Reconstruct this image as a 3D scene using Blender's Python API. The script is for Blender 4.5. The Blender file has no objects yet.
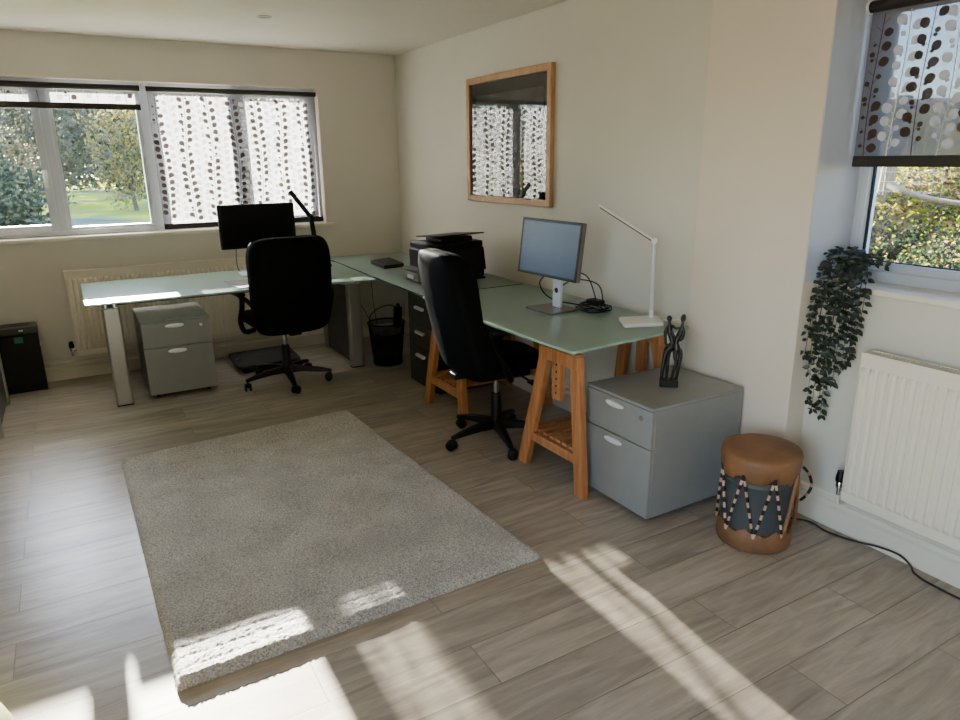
import bpy, bmesh, math, random
from mathutils import Vector, Matrix
random.seed(7)
PI = math.pi
scene = bpy.context.scene
COL = scene.collection
rad = math.radians

# ------------------------------------------------------------------ materials
def lin(h):
    h = h.lstrip('#')
    out = []
    for i in (0, 2, 4):
        c = int(h[i:i+2], 16) / 255
        out.append(c/12.92 if c <= .04045 else ((c+.055)/1.055)**2.4)
    return (*out, 1)

def newmat(name):
    m = bpy.data.materials.new(name); m.use_nodes = True
    nt = m.node_tree
    return m, nt, nt.nodes['Principled BSDF'], nt.nodes['Material Output']

def N(nt, t, **kw):
    n = nt.nodes.new(t)
    for k, v in kw.items():
        if hasattr(n, k): setattr(n, k, v)
        else: n.inputs[k].default_value = v
    return n

def mat(name, col, rough=.5, metal=0, var=.12, scale=12, bump=0, bscale=60, coat=0, spec=.5, stretch=None, sheen=0):
    m, nt, b, out = newmat(name)
    tc = N(nt, 'ShaderNodeTexCoord')
    src = tc.outputs['Object']
    if stretch:
        mp = N(nt, 'ShaderNodeMapping'); mp.inputs['Scale'].default_value = stretch
        nt.links.new(src, mp.inputs['Vector']); src = mp.outputs['Vector']
    nz = N(nt, 'ShaderNodeTexNoise'); nz.inputs['Scale'].default_value = scale; nz.inputs['Detail'].default_value = 4
    nt.links.new(src, nz.inputs['Vector'])
    rp = N(nt, 'ShaderNodeValToRGB')
    c = lin(col)
    rp.color_ramp.elements[0].position = .3; rp.color_ramp.elements[1].position = .7
    rp.color_ramp.elements[0].color = (*[x*(1-var) for x in c[:3]], 1)
    rp.color_ramp.elements[1].color = (*[min(1, x*(1+var)) for x in c[:3]], 1)
    nt.links.new(nz.outputs['Fac'], rp.inputs['Fac'])
    nt.links.new(rp.outputs['Color'], b.inputs['Base Color'])
    b.inputs['Roughness'].default_value = rough
    b.inputs['Metallic'].default_value = metal
    b.inputs['Specular IOR Level'].default_value = spec
    if coat: b.inputs['Coat Weight'].default_value = coat; b.inputs['Coat Roughness'].default_value = .05
    if sheen: b.inputs['Sheen Weight'].default_value = sheen
    if bump:
        n2 = N(nt, 'ShaderNodeTexNoise'); n2.inputs['Scale'].default_value = bscale; n2.inputs['Detail'].default_value = 3
        nt.links.new(src, n2.inputs['Vector'])
        bp = N(nt, 'ShaderNodeBump'); bp.inputs['Strength'].default_value = bump; bp.inputs['Distance'].default_value = .004
        nt.links.new(n2.outputs['Fac'], bp.inputs['Height']); nt.links.new(bp.outputs['Normal'], b.inputs['Normal'])
    return m

def glass_pane(name, tint=(.96, .98, .97, 1)):
    m, nt, b, out = newmat(name)
    nt.nodes.remove(b)
    tr = N(nt, 'ShaderNodeBsdfTransparent'); tr.inputs['Color'].default_value = tint
    gl = N(nt, 'ShaderNodeBsdfGlossy'); gl.inputs['Roughness'].default_value = .02
    fr = N(nt, 'ShaderNodeFresnel'); fr.inputs['IOR'].default_value = 1.45
    mx = N(nt, 'ShaderNodeMixShader')
    nt.links.new(fr.outputs[0], mx.inputs[0]); nt.links.new(tr.outputs[0], mx.inputs[1]); nt.links.new(gl.outputs[0], mx.inputs[2])
    nt.links.new(mx.outputs[0], out.inputs['Surface'])
    return m

def sheer(name, col, transp, transl, var=.1):
    m, nt, b, out = newmat(name)
    nt.nodes.remove(b)
    tc = N(nt, 'ShaderNodeTexCoord')
    nz = N(nt, 'ShaderNodeTexNoise'); nz.inputs['Scale'].default_value = 90
    nt.links.new(tc.outputs['Object'], nz.inputs['Vector'])
    mc = N(nt, 'ShaderNodeMix', data_type='RGBA')
    c = lin(col)
    mc.inputs['A'].default_value = (*[x*(1-var) for x in c[:3]], 1); mc.inputs['B'].default_value = (*[min(1, x*(1+var)) for x in c[:3]], 1)
    nt.links.new(nz.outputs['Fac'], mc.inputs['Factor'])
    df = N(nt, 'ShaderNodeBsdfDiffuse'); tl = N(nt, 'ShaderNodeBsdfTranslucent'); tr = N(nt, 'ShaderNodeBsdfTransparent')
    nt.links.new(mc.outputs['Result'], df.inputs['Color']); nt.links.new(mc.outputs['Result'], tl.inputs['Color'])
    m1 = N(nt, 'ShaderNodeMixShader'); m1.inputs[0].default_value = transl
    nt.links.new(df.outputs[0], m1.inputs[1]); nt.links.new(tl.outputs[0], m1.inputs[2])
    m2 = N(nt, 'ShaderNodeMixShader'); m2.inputs[0].default_value = transp
    nt.links.new(m1.outputs[0], m2.inputs[1]); nt.links.new(tr.outputs[0], m2.inputs[2])
    nt.links.new(m2.outputs[0], out.inputs['Surface'])
    return m

def floor_mat():
    m, nt, b, out = newmat('oak_laminate')
    tc = N(nt, 'ShaderNodeTexCoord')
    mp = N(nt, 'ShaderNodeMapping'); mp.inputs['Location'].default_value = (.35, -.104, 0)
    nt.links.new(tc.outputs['Object'], mp.inputs['Vector'])
    br = N(nt, 'ShaderNodeTexBrick', offset=.37, offset_frequency=2, squash=1)
    br.inputs['Scale'].default_value = 1; br.inputs['Brick Width'].default_value = 1.26; br.inputs['Row Height'].default_value = .193
    br.inputs['Mortar Size'].default_value = .0017; br.inputs['Mortar Smooth'].default_value = .3
    br.inputs['Color1'].default_value = (0, 0, 0, 1); br.inputs['Color2'].default_value = (1, 1, 1, 1); br.inputs['Mortar'].default_value = (.5, .5, .5, 1)
    nt.links.new(mp.outputs['Vector'], br.inputs['Vector'])
    # grain: noise stretched along the plank, shifted from plank to plank
    sep = N(nt, 'ShaderNodeSeparateXYZ'); nt.links.new(mp.outputs['Vector'], sep.inputs[0])
    add = N(nt, 'ShaderNodeMath', operation='MULTIPLY_ADD'); add.inputs[1].default_value = 37.0
    nt.links.new(br.outputs['Color'], add.inputs[0]); nt.links.new(sep.outputs['Z'], add.inputs[2])
    cb = N(nt, 'ShaderNodeCombineXYZ')
    nt.links.new(sep.outputs['X'], cb.inputs['X']); nt.links.new(sep.outputs['Y'], cb.inputs['Y']); nt.links.new(add.outputs[0], cb.inputs['Z'])
    mg = N(nt, 'ShaderNodeMapping'); mg.inputs['Scale'].default_value = (1.6, 13, 1)
    nt.links.new(cb.outputs[0], mg.inputs['Vector'])
    g = N(nt, 'ShaderNodeTexNoise'); g.inputs['Scale'].default_value = 1.6; g.inputs['Detail'].default_value = 8; g.inputs['Roughness'].default_value = .62; g.inputs['Distortion'].default_value = 1.1
    nt.links.new(mg.outputs['Vector'], g.inputs['Vector'])
    rp = N(nt, 'ShaderNodeValToRGB')
    e = rp.color_ramp.elements
    e[0].position = .25; e[0].color = lin('#877c70'); e[1].position = .75; e[1].color = lin('#c2b7a8')
    k = e.new(.5); k.color = lin('#a89c8d')
    nt.links.new(g.outputs['Fac'], rp.inputs['Fac'])
    tint = N(nt, 'ShaderNodeMix', data_type='RGBA', blend_type='MULTIPLY'); tint.inputs['Factor'].default_value = 1
    tr = N(nt, 'ShaderNodeMapRange'); tr.inputs['To Min'].default_value = .84; tr.inputs['To Max'].default_value = 1.08
    nt.links.new(br.outputs['Color'], tr.inputs['Value'])
    nt.links.new(rp.outputs['Color'], tint.inputs['A']); nt.links.new(tr.outputs['Result'], tint.inputs['B'])
    seam = N(nt, 'ShaderNodeMix', data_type='RGBA'); seam.inputs['B'].default_value = lin('#4a4038')
    sf = N(nt, 'ShaderNodeMath', operation='MULTIPLY'); sf.inputs[1].default_value = .5
    nt.links.new(br.outputs['Fac'], sf.inputs[0])
    nt.links.new(sf.outputs[0], seam.inputs['Factor']); nt.links.new(tint.outputs['Result'], seam.inputs['A'])
    nt.links.new(seam.outputs['Result'], b.inputs['Base Color'])
    rr = N(nt, 'ShaderNodeMapRange'); rr.inputs['To Min'].default_value = .36; rr.inputs['To Max'].default_value = .26
    nt.links.new(g.outputs['Fac'], rr.inputs['Value']); nt.links.new(rr.outputs['Result'], b.inputs['Roughness'])
    inv = N(nt, 'ShaderNodeMath', operation='MULTIPLY_ADD'); inv.inputs[1].default_value = -1.0
    gs = N(nt, 'ShaderNodeMath', operation='MULTIPLY'); gs.inputs[1].default_value = .12
    nt.links.new(g.outputs['Fac'], gs.inputs[0]); nt.links.new(br.outputs['Fac'], inv.inputs[0]); nt.links.new(gs.outputs[0], inv.inputs[2])
    bp = N(nt, 'ShaderNodeBump'); bp.inputs['Strength'].default_value = 1.4; bp.inputs['Distance'].default_value = .002
    nt.links.new(inv.outputs[0], bp.inputs['Height']); nt.links.new(bp.outputs['Normal'], b.inputs['Normal'])
    return m

def wood_mat(name, dark, light, rough=.45, axis=(14, 14, 1.2)):
    m, nt, b, out = newmat(name)
    tc = N(nt, 'ShaderNodeTexCoord'); mp = N(nt, 'ShaderNodeMapping'); mp.inputs['Scale'].default_value = axis
    nt.links.new(tc.outputs['Object'], mp.inputs['Vector'])
    g = N(nt, 'ShaderNodeTexNoise'); g.inputs['Scale'].default_value = 3; g.inputs['Detail'].default_value = 6; g.inputs['Distortion'].default_value = .6
    nt.links.new(mp.outputs['Vector'], g.inputs['Vector'])
    rp = N(nt, 'ShaderNodeValToRGB'); e = rp.color_ramp.elements
    e[0].position = .3; e[0].color = lin(dark); e[1].position = .7; e[1].color = lin(light)
    nt.links.new(g.outputs['Fac'], rp.inputs['Fac']); nt.links.new(rp.outputs['Color'], b.inputs['Base Color'])
    b.inputs['Roughness'].default_value = rough
    return m

def rug_mat():
    m, nt, b, out = newmat('rug_pile')
    tc = N(nt, 'ShaderNodeTexCoord')
    a = N(nt, 'ShaderNodeTexNoise'); a.inputs['Scale'].default_value = 150; a.inputs['Detail'].default_value = 4; a.inputs['Roughness'].default_value = .7
    c = N(nt, 'ShaderNodeTexNoise'); c.inputs['Scale'].default_value = 5; c.inputs['Detail'].default_value = 5
    for n in (a, c): nt.links.new(tc.outputs['Object'], n.inputs['Vector'])
    r1 = N(nt, 'ShaderNodeValToRGB'); e = r1.color_ramp.elements
    e[0].position = .34; e[0].color = lin('#8a857f'); e[1].position = .66; e[1].color = lin('#eae8e4')
    nt.links.new(a.outputs['Fac'], r1.inputs['Fac'])
    r2 = N(nt, 'ShaderNodeMapRange'); r2.inputs['From Min'].default_value = .3; r2.inputs['From Max'].default_value = .7; r2.inputs['To Min'].default_value = .8; r2.inputs['To Max'].default_value = 1.12
    nt.links.new(c.outputs['Fac'], r2.inputs['Value'])
    mx = N(nt, 'ShaderNodeMix', data_type='RGBA', blend_type='MULTIPLY'); mx.inputs['Factor'].default_value = 1
    nt.links.new(r1.outputs['Color'], mx.inputs['A']); nt.links.new(r2.outputs['Result'], mx.inputs['B'])
    nt.links.new(mx.outputs['Result'], b.inputs['Base Color'])
    b.inputs['Roughness'].default_value = 1; b.inputs['Specular IOR Level'].default_value = .05; b.inputs['Sheen Weight'].default_value = .3
    bp = N(nt, 'ShaderNodeBump'); bp.inputs['Strength'].default_value = 1; bp.inputs['Distance'].default_value = .006
    nt.links.new(a.outputs['Fac'], bp.inputs['Height']); nt.links.new(bp.outputs['Normal'], b.inputs['Normal'])
    return m

def leaf_mat(name, c1, c2, transl=.35, scale=3):
    m, nt, b, out = newmat(name)
    nt.nodes.remove(b)
    tc = N(nt, 'ShaderNodeTexCoord'); nz = N(nt, 'ShaderNodeTexNoise'); nz.inputs['Scale'].default_value = scale
    nt.links.new(tc.outputs['Object'], nz.inputs['Vector'])
    mc = N(nt, 'ShaderNodeMix', data_type='RGBA'); mc.inputs['A'].default_value = lin(c1); mc.inputs['B'].default_value = lin(c2)
    rr = N(nt, 'ShaderNodeMapRange'); rr.inputs['From Min'].default_value = .35; rr.inputs['From Max'].default_value = .65
    nt.links.new(nz.outputs['Fac'], rr.inputs['Value']); nt.links.new(rr.outputs['Result'], mc.inputs['Factor'])
    df = N(nt, 'ShaderNodeBsdfDiffuse'); tl = N(nt, 'ShaderNodeBsdfTranslucent')
    nt.links.new(mc.outputs['Result'], df.inputs['Color']); nt.links.new(mc.outputs['Result'], tl.inputs['Color'])
    mx = N(nt, 'ShaderNodeMixShader'); mx.inputs[0].default_value = transl
    nt.links.new(df.outputs[0], mx.inputs[1]); nt.links.new(tl.outputs[0], mx.inputs[2]); nt.links.new(mx.outputs[0], out.inputs['Surface'])
    return m

WALL = mat('wall_paint', '#dcd5c9', .85, var=.02, scale=3, bump=.06, bscale=220)
WALLR = mat('right_wall_paint', '#d5d0c2', .85, var=.02, scale=3, bump=.06, bscale=220)
PIERM = mat('pier_paint', '#e0d3c3', .85, var=.02, scale=3, bump=.06, bscale=220)
CEIL = mat('ceiling_paint', '#d8d1c2', .9, var=.02, scale=3, bump=.04, bscale=200)
TRIM = mat('white_gloss_paint', '#e6dcca', .35, var=.02)
UPVC = mat('white_window_plastic', '#c6cbd6', .3, var=.02)
FLOOR = floor_mat()
RADM = mat('radiator_enamel', '#e8dfcc', .35, var=.02)
RADD = mat('radiator_shadow_gap', '#6a645a', .6)
BLACK = mat('black_plastic', '#08080a', .45, var=.2, spec=.3)
BLACKR = mat('black_rubber', '#0a0a0b', .7)
LEATHER = mat('black_leather', '#07080a', .64, bump=.3, bscale=240, spec=.07)
GREYM = mat('silver_grey_metal', '#8a8a88', .42, var=.04, spec=.5)
GREYT = mat('silver_grey_top', '#8c8d8b', .36, var=.04)
ALU = mat('brushed_aluminium', '#a9a8a4', .36, .65, var=.06, scale=30, stretch=(1, 1, 30))
CHROME = mat('chrome', '#d8d8da', .12, 1, var=.03)
SILVER = mat('satin_silver', '#e2e4e8', .3, .2, var=.03)
DARKP = mat('charcoal_panel', '#232424', .35, var=.1)
CHAR = mat('charcoal_drawer_metal', '#303333', .4, var=.08)
GLASST = mat('frosted_green_glass', '#adc6b9', .24, var=.03, spec=.6, coat=.3)
_nt = GLASST.node_tree; _tl = N(_nt, 'ShaderNodeBsdfTranslucent'); _tl.inputs['Color'].default_value = lin('#d8e2dc'); _mx = N(_nt, 'ShaderNodeMixShader'); _mx.inputs[0].default_value = .45
_nt.links.new(_nt.nodes['Principled BSDF'].outputs[0], _mx.inputs[1]); _nt.links.new(_tl.outputs[0], _mx.inputs[2]); _nt.links.new(_mx.outputs[0], _nt.nodes['Material Output'].inputs['Surface'])
GLASSE = mat('green_glass_edge', '#8db0a2', .1, var=.1, spec=.8)
OAK = wood_mat('orange_beech', '#a3653a', '#c88a56')
FRAMEW = wood_mat('honey_oak_frame', '#a5794c', '#c29768')
MATB = mat('dark_grey_mount', '#64676e', .7, var=.05)
PRINT = mat('pale_grey_print', '#9d9d96', .7, var=.25, scale=5)
BLIND = sheer('sheer_blind_cloth', '#807f83', .19, .62)
BLINDS = sheer('sheer_side_blind_cloth', '#75747a', .07, .28)
WHITES = sheer('white_side_leaf_print', '#f6f5f2', .05, .5)
BROWN = sheer('brown_leaf_print', '#4a3a30', .03, .12)
WHITEL = sheer('white_leaf_print', '#f6f4f0', .05, .20)
HEM = mat('dark_brown_hem', '#241f1c', .6, var=.2)
GLASSW = glass_pane('window_glass')
RUG = rug_mat()
HIDE = mat('tan_rawhide', '#7f5838', .55, var=.28, scale=9, bump=.3, bscale=40)
DRUMB = mat('slate_drum_shell', '#3f4446', .5, var=.08)
LEAFP = mat('dark_green_leaf', '#1c2a20', .4, var=.3, scale=40)
STEMP = mat('brown_stem', '#3a3526', .7)
POTM = mat('dark_pot', '#1b1c1a', .5)
BRONZE = mat('black_carved_wood', '#120f0d', .35, var=.3)
WHITEP = mat('white_plastic', '#e8e6e0', .35, var=.02)
SCREEN = mat('sky_reflection_screen', '#3a4a66', .42, var=.06, spec=.6)  # blue of the reflected window sky put into the base colour
SCRB = mat('black_screen', '#030304', .35, var=.05, spec=.15)
MONG = mat('grey_monitor_plastic', '#69645d', .4, .3)
YEL = mat('yellow_green_fabric', '#596010', .9, var=.1, bump=.2)
CORDC = mat('brown_cord', '#2c251f', .6)
LACEB = mat('black_lace', '#15120f', .7); LACEP = mat('pink_lace', '#c6a08a', .7)
BAG = mat('white_bin_liner', '#b9b9b6', .4, var=.1, bump=.8, bscale=25)
BINM = sheer('black_wire_mesh', '#060607', .38, .0)
STRIP = mat('lamp_diffuser_strip', '#4a463f', .5)
GREENS = mat('green_sticker', '#1d7a4c', .5)
PAPERM = mat('taupe_desk_mat', '#8b847a', .6)
GRASS = leaf_mat('grass', '#4f6a26', '#8c9a36', .1, 1.5)
LAWN = leaf_mat('lawn', '#56665c', '#b0b434', .05, .22)  # sunlit patches put into the grass colour as yellow-green noise
SOIL = mat('leaf_litter', '#6d5844', .95, var=.5, scale=7, bump=.8, bscale=20)
TRUNK = mat('bark', '#5b5146', .9, var=.35, scale=10, bump=.6)
FENCEW = mat('weathered_post', '#857a62', .85, var=.25, stretch=(8, 8, 1))

# ------------------------------------------------------------------ mesh builder
class MB:
    def __init__(s): s.v = []; s.f = []; s.m = []; s.cur = 0
    def mat(s, i): s.cur = i; return s
    def add(s, vs, fs, M=None):
        o = len(s.v)
        for p in vs:
            p = Vector(p)
            if M is not None: p = M @ p
            s.v.append(p)
        for f in fs: s.f.append([o+i for i in f]); s.m.append(s.cur)
        return s
    def box(s, x0, x1, y0, y1, z0, z1, M=None):
        vs = [(x, y, z) for z in (z0, z1) for y in (y0, y1) for x in (x0, x1)]
        return s.add(vs, [(0, 2, 3, 1), (4, 5, 7, 6), (0, 1, 5, 4), (2, 6, 7, 3), (0, 4, 6, 2), (1, 3, 7, 5)], M)
    def bar(s, a, b, w, h, up=(0, 0, 1)):
        a = Vector(a); b = Vector(b); d = (b-a); L = d.length; d.normalize()
        up = Vector(up); x = d.cross(up)
        if x.length < 1e-4: x = d.cross(Vector((0, 1, 0)))
        x.normalize(); y = x.cross(d)
        M = Matrix((( x.x, d.x, y.x, a.x), (x.y, d.y, y.y, a.y), (x.z, d.z, y.z, a.z), (0, 0, 0, 1)))
        return s.box(-w/2, w/2, 0, L, -h/2, h/2, M)
    def prism(s, poly, z0, z1, M=None):
        n = len(poly)
        vs = [(x, y, z0) for x, y in poly] + [(x, y, z1) for x, y in poly]
        fs = [list(range(n))[::-1], list(range(n, 2*n))] + [(i, (i+1) % n, n+(i+1) % n, n+i) for i in range(n)]
        return s.add(vs, fs, M)
    def lathe(s, prof, n=32, c=(0, 0, 0), M=None, jit=None):
        vs = []; fs = []
        for j, (r, z) in enumerate(prof):
            for i in range(n):
                a = 2*PI*i/n
                dz = jit(j, a) if jit else 0
                vs.append((c[0]+r*math.cos(a), c[1]+r*math.sin(a), c[2]+z+dz))
        for j in range(len(prof)-1):
            for i in range(n):
                k = (i+1) % n
                fs.append((j*n+i, j*n+k, (j+1)*n+k, (j+1)*n+i))
        fs.append(list(range(n))[::-1]); fs.append([(len(prof)-1)*n+i for i in range(n)])
        return s.add(vs, fs, M)
    def cyl(s, a, b, r0, r1=None, n=16):
        r1 = r0 if r1 is None else r1
        return s.tube([a, b], [r0, r1], n)
    def tube(s, pts, r, n=8):
        pts = [Vector(p) for p in pts]; m = len(pts)
        rs = r if isinstance(r, (list, tuple)) else [r]*m
        vs = []; fs = []; nrm = None
        for i, p in enumerate(pts):
            t = (pts[min(i+1, m-1)] - pts[max(i-1, 0)]).normalized()
            if nrm is None:
                nrm = t.cross(Vector((0, 0, 1)))
                if nrm.length < 1e-3: nrm = t.cross(Vector((0, 1, 0)))
            else:
                nrm = nrm - t*nrm.dot(t)
                if nrm.length < 1e-6: nrm = t.cross(Vector((0, 1, 0)))
            nrm.normalize(); bi = t.cross(nrm)
            for k in range(n):
                a = 2*PI*k/n
                vs.append(p + (nrm*math.cos(a)+bi*math.sin(a))*rs[i])
        for i in range(m-1):
            for k in range(n):
                k2 = (k+1) % n
                fs.append((i*n+k, i*n+k2, (i+1)*n+k2, (i+1)*n+k))
        fs.append(list(range(n))[::-1]); fs.append([(m-1)*n+k for k in range(n)])
        return s.add(vs, fs)
    def pillow(s, w, d, h, e1=.4, e2=.35, fn=None, nu=40, nv=20):
        """superellipsoid: outline in the x/z plane (w by h), thickness d along y"""
        sp = lambda c, e: math.copysign(abs(c)**e, c)
        vs = []; fs = []
        for j in range(nv+1):
            ph = -PI/2 + PI*j/nv
            for i in range(nu):
                th = 2*PI*i/nu
                x = w/2*sp(math.cos(ph), e1)*sp(math.cos(th), e2)
                z = h/2*sp(math.cos(ph), e1)*sp(math.sin(th), e2)
                y = d/2*sp(math.sin(ph), e1)
                p = Vector((x, y, z))
                vs.append(fn(p) if fn else p)
        for j in range(nv):
            for i in range(nu):
                k = (i+1) % nu
                fs.append((j*nu+i, j*nu+k, (j+1)*nu+k, (j+1)*nu+i))
        return s.add(vs, fs)
    def build(s, name, mats, parent=None, bevel=0, smooth=40, loc=None, rot=None, seg=2, merge=True):
        me = bpy.data.meshes.new(name)
        me.from_pydata([tuple(v) for v in s.v], [], s.f)
        if not isinstance(mats, (list, tuple)): mats = [mats]
        for m_ in mats: me.materials.append(m_)
        me.polygons.foreach_set('material_index', s.m)
        bm = bmesh.new(); bm.from_mesh(me)
        if merge: bmesh.ops.remove_doubles(bm, verts=bm.verts, dist=1e-6)
        bmesh.ops.recalc_face_normals(bm, faces=bm.faces)
        bm.to_mesh(me); bm.free()
        if smooth:
            for p in me.polygons: p.use_smooth = True
            me.set_sharp_from_angle(angle=rad(smooth))
        o = bpy.data.objects.new(name, me); COL.objects.link(o)
        if parent is not None: o.parent = parent
        if loc: o.location = loc
        if rot: o.rotation_euler = rot
        if bevel:
            b = o.modifiers.new('edge', 'BEVEL'); b.width = bevel; b.segments = seg; b.limit_method = 'ANGLE'; b.angle_limit = rad(40); b.harden_normals = False
        return o

def catmull(pts, n=8):
    P = [Vector(p) for p in pts]; P = [P[0]*2-P[1]] + P + [P[-1]*2-P[-2]]
    out = []
    for i in range(1, len(P)-2):
        for k in range(n):
            t = k/n; a, b, c, d = P[i-1:i+3]
            out.append(.5*((2*b)+(c-a)*t+(2*a-5*b+4*c-d)*t*t+(3*b-a-3*c+d)*t**3))
    out.append(P[-2]); return out

def tag(o, label, cat, group=None, kind=None):
    o['label'] = label; o['category'] = cat
    if group: o['group'] = group
    if kind: o['kind'] = kind
    return o
def thing(name, label, cat, loc=(0, 0, 0), rz=0, group=None):
    o = bpy.data.objects.new(name, None); COL.objects.link(o); o.empty_display_size = .1
    o.location = loc; o.rotation_euler = (0, 0, rz)
    return tag(o, label, cat, group)
def struct(o): o['kind'] = 'structure'; return o
def copy_tree(o, parent=None):
    c = o.copy(); COL.objects.link(c); c.parent = parent
    for ch in list(o.children): copy_tree(ch, c)
    return c

# ------------------------------------------------------------------ room
H_C = 2.32; YB = 5.66; XW = 2.51; XP = 2.475; XN = 2.585; YP = 1.705; YF = -1.9; XL = -1.35
m = MB(); m.box(XL-.2, 3.0, YF-.2, 6.0, -.12, 0); struct(m.build('floor', FLOOR, smooth=0))
m = MB(); m.box(XL-.2, 3.0, YF-.2, 6.0, H_C, H_C+.2); struct(m.build('ceiling', CEIL, smooth=0))
# back wall with the wide window opening
WX0, WX1, WZ0, WZ1 = -.66, 1.845, 1.005, 2.052
m = MB()
m.box(XL-.2, WX0, YB, 5.83, 0, H_C); m.box(WX1, 3.0, YB, 5.83, 0, H_C)
m.box(WX0, WX1, YB, 5.83, 0, WZ0-.022); m.box(WX0, WX1, YB, 5.83, WZ1, H_C)
struct(m.build('wall_back', WALL, smooth=0))
# right wall: long plain stretch, shallow pier, then the thinner stretch with the second window
RY0, RZ0, RZ1 = .35, 1.015, 2.06
m = MB()
m.box(XW, 2.825, 2.28, YB, 0, H_C)
m.mat(1).box(XP, 2.825, YP, 2.28, 0, H_C); m.mat(0)
m.box(XN, 2.825, YF, RY0, 0, H_C)
m.box(XN, 2.825, RY0, YP, 0, RZ0-.022); m.box(XN, 2.825, RY0, YP, RZ1, H_C)
struct(m.build('wall_right', [WALLR, PIERM], bevel=.004, smooth=0))
m = MB(); m.box(XP+.004, 2.742, YP-.0025, YP-.0005, RZ0+.003, RZ1); struct(m.build('reveal_light_tint', UPVC, smooth=0))  # thin bluish-white sheet, window light on reveal and pier side put into colour
m = MB()   # left wall with an opening for the added glazed door, beside and behind the viewpoint
m.box(XL-.2, XL, YF, -1.5, 0, H_C); m.box(XL-.2, XL, .7, YB, 0, H_C); m.box(XL-.2, XL, -1.5, .7, 2.08, H_C)
struct(m.build('wall_left', WALL, smooth=0))
m = MB()
m.box(XL-.2, 3.0, YF-.2, YF, 0, H_C)
struct(m.build('wall_front', WALL, smooth=0))

def skirting(name, path, side):
    """moulded skirting extruded along a straight run; side = inward normal"""
    prof = [(0, 0), (.020, 0), (.021, .088), (.017, .092), (.012, .098), (.012, .114), (.016, .120), (.012, .126), (.005, .132), (.005, .146), (0, .148)]
    m = MB()
    for (a, b) in path:
        a = Vector(a); b = Vector(b)
        d = (b-a).normalized(); n = Vector((-d.y, d.x))
        k = len(prof)
        vs = [(a.x+n.x*t, a.y+n.y*t, z) for t, z in prof] + [(b.x+n.x*t, b.y+n.y*t, z) for t, z in prof]
        fs = [list(range(k)), list(range(k, 2*k))[::-1]] + [(i, (i+1) % k, k+(i+1) % k, k+i) for i in range(k)]
        m.add(vs, fs)
    return struct(m.build(name, TRIM, smooth=25))
skirting('baseboard_back', [((XW, YB), (XL, YB))], None)
skirting('baseboard_right', [((XN, YF), (XN, YP)), ((XN, YP), (XP-.02, YP)), ((XP, YP-.02), (XP, 2.28)), ((XW, 2.28), (XW, YB))], None)
skirting('baseboard_left', [((XL, YB), (XL, YF))], None)

# ------------------------------------------------------------------ windows
def frame_ring(m, x0, x1, z0, z1, y0, y1, w):
    m.box(x0, x0+w, y0, y1, z0, z1); m.box(x1-w, x1, y0, y1, z0, z1)
    m.box(x0+w, x1-w, y0, y1, z0, z0+w); m.box(x0+w, x1-w, y0, y1, z1-w, z1)

W1 = bpy.data.objects.new('window_1', None); COL.objects.link(W1); W1['kind'] = 'structure'; W1.location = (0, 5.75, 0)
m = MB(); y0, y1 = 0, .07
frame_ring(m, WX0, WX1, WZ0+.004, WZ1, y0, y1, .04)
for xc, w in ((-.03, .06), (.605, .09), (1.215, .06)): m.box(xc-w/2, xc+w/2, y0+.002, y1-.002, WZ0+.03, WZ1-.03)
struct(m.build('window_frame', UPVC, W1, bevel=.006))
panes = [(-.615, -.055, 1), (-.005, .565, 0), (.645, 1.19, 0), (1.24, 1.80, 1)]
for x0, x1, op in panes:
    zz0, zz1 = WZ0+.036, WZ1-.035
    m = MB(); frame_ring(m, x0, x1, zz0, zz1, (-.012 if op else .008), .06, .048 if op else .028)
    sa = m.build('window_sash', UPVC, W1, bevel=.005)
    w = .044 if op else .025
    m = MB(); m.box(x0+w, x1-w, .03, .034, zz0+w, zz1-w); m.build('window_pane', GLASSW, sa, smooth=0)
    if op:
        hx = x1-.03 if x0 < 0 else x0+.03
        m = MB(); m.box(hx-.012, hx+.012, -.03, -.012, 1.40, 1.46); m.box(hx-.009, hx+.009, -.045, -.03, 1.34, 1.45)
        m.build('window_handle', WHITEP, sa, bevel=.004)
m = MB(); m.box(WX0-.05, WX1+.05, 5.635, 5.66, WZ0-.022, WZ0+.004); m.box(WX0, WX1, 5.655, 5.83, WZ0-.022, WZ0+.004)
s1 = struct(m.build('trim_1', TRIM, bevel=.004))

m = MB(); m.box(WX0, WX1, YB-.002, 5.76, WZ1-.006, WZ1); m.box(WX1-.006, WX1, YB-.002, 5.76, WZ0, WZ1-.006); m.box(WX0, WX0+.006, YB-.002, 5.76, WZ0, WZ1-.006)
struct(m.build('trim_3', TRIM, smooth=0))
W2 = bpy.data.objects.new('window_2', None); COL.objects.link(W2); W2['kind'] = 'structure'; W2.location = (2.745, 0, 0); W2.rotation_euler = (0, 0, -PI/2)
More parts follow.
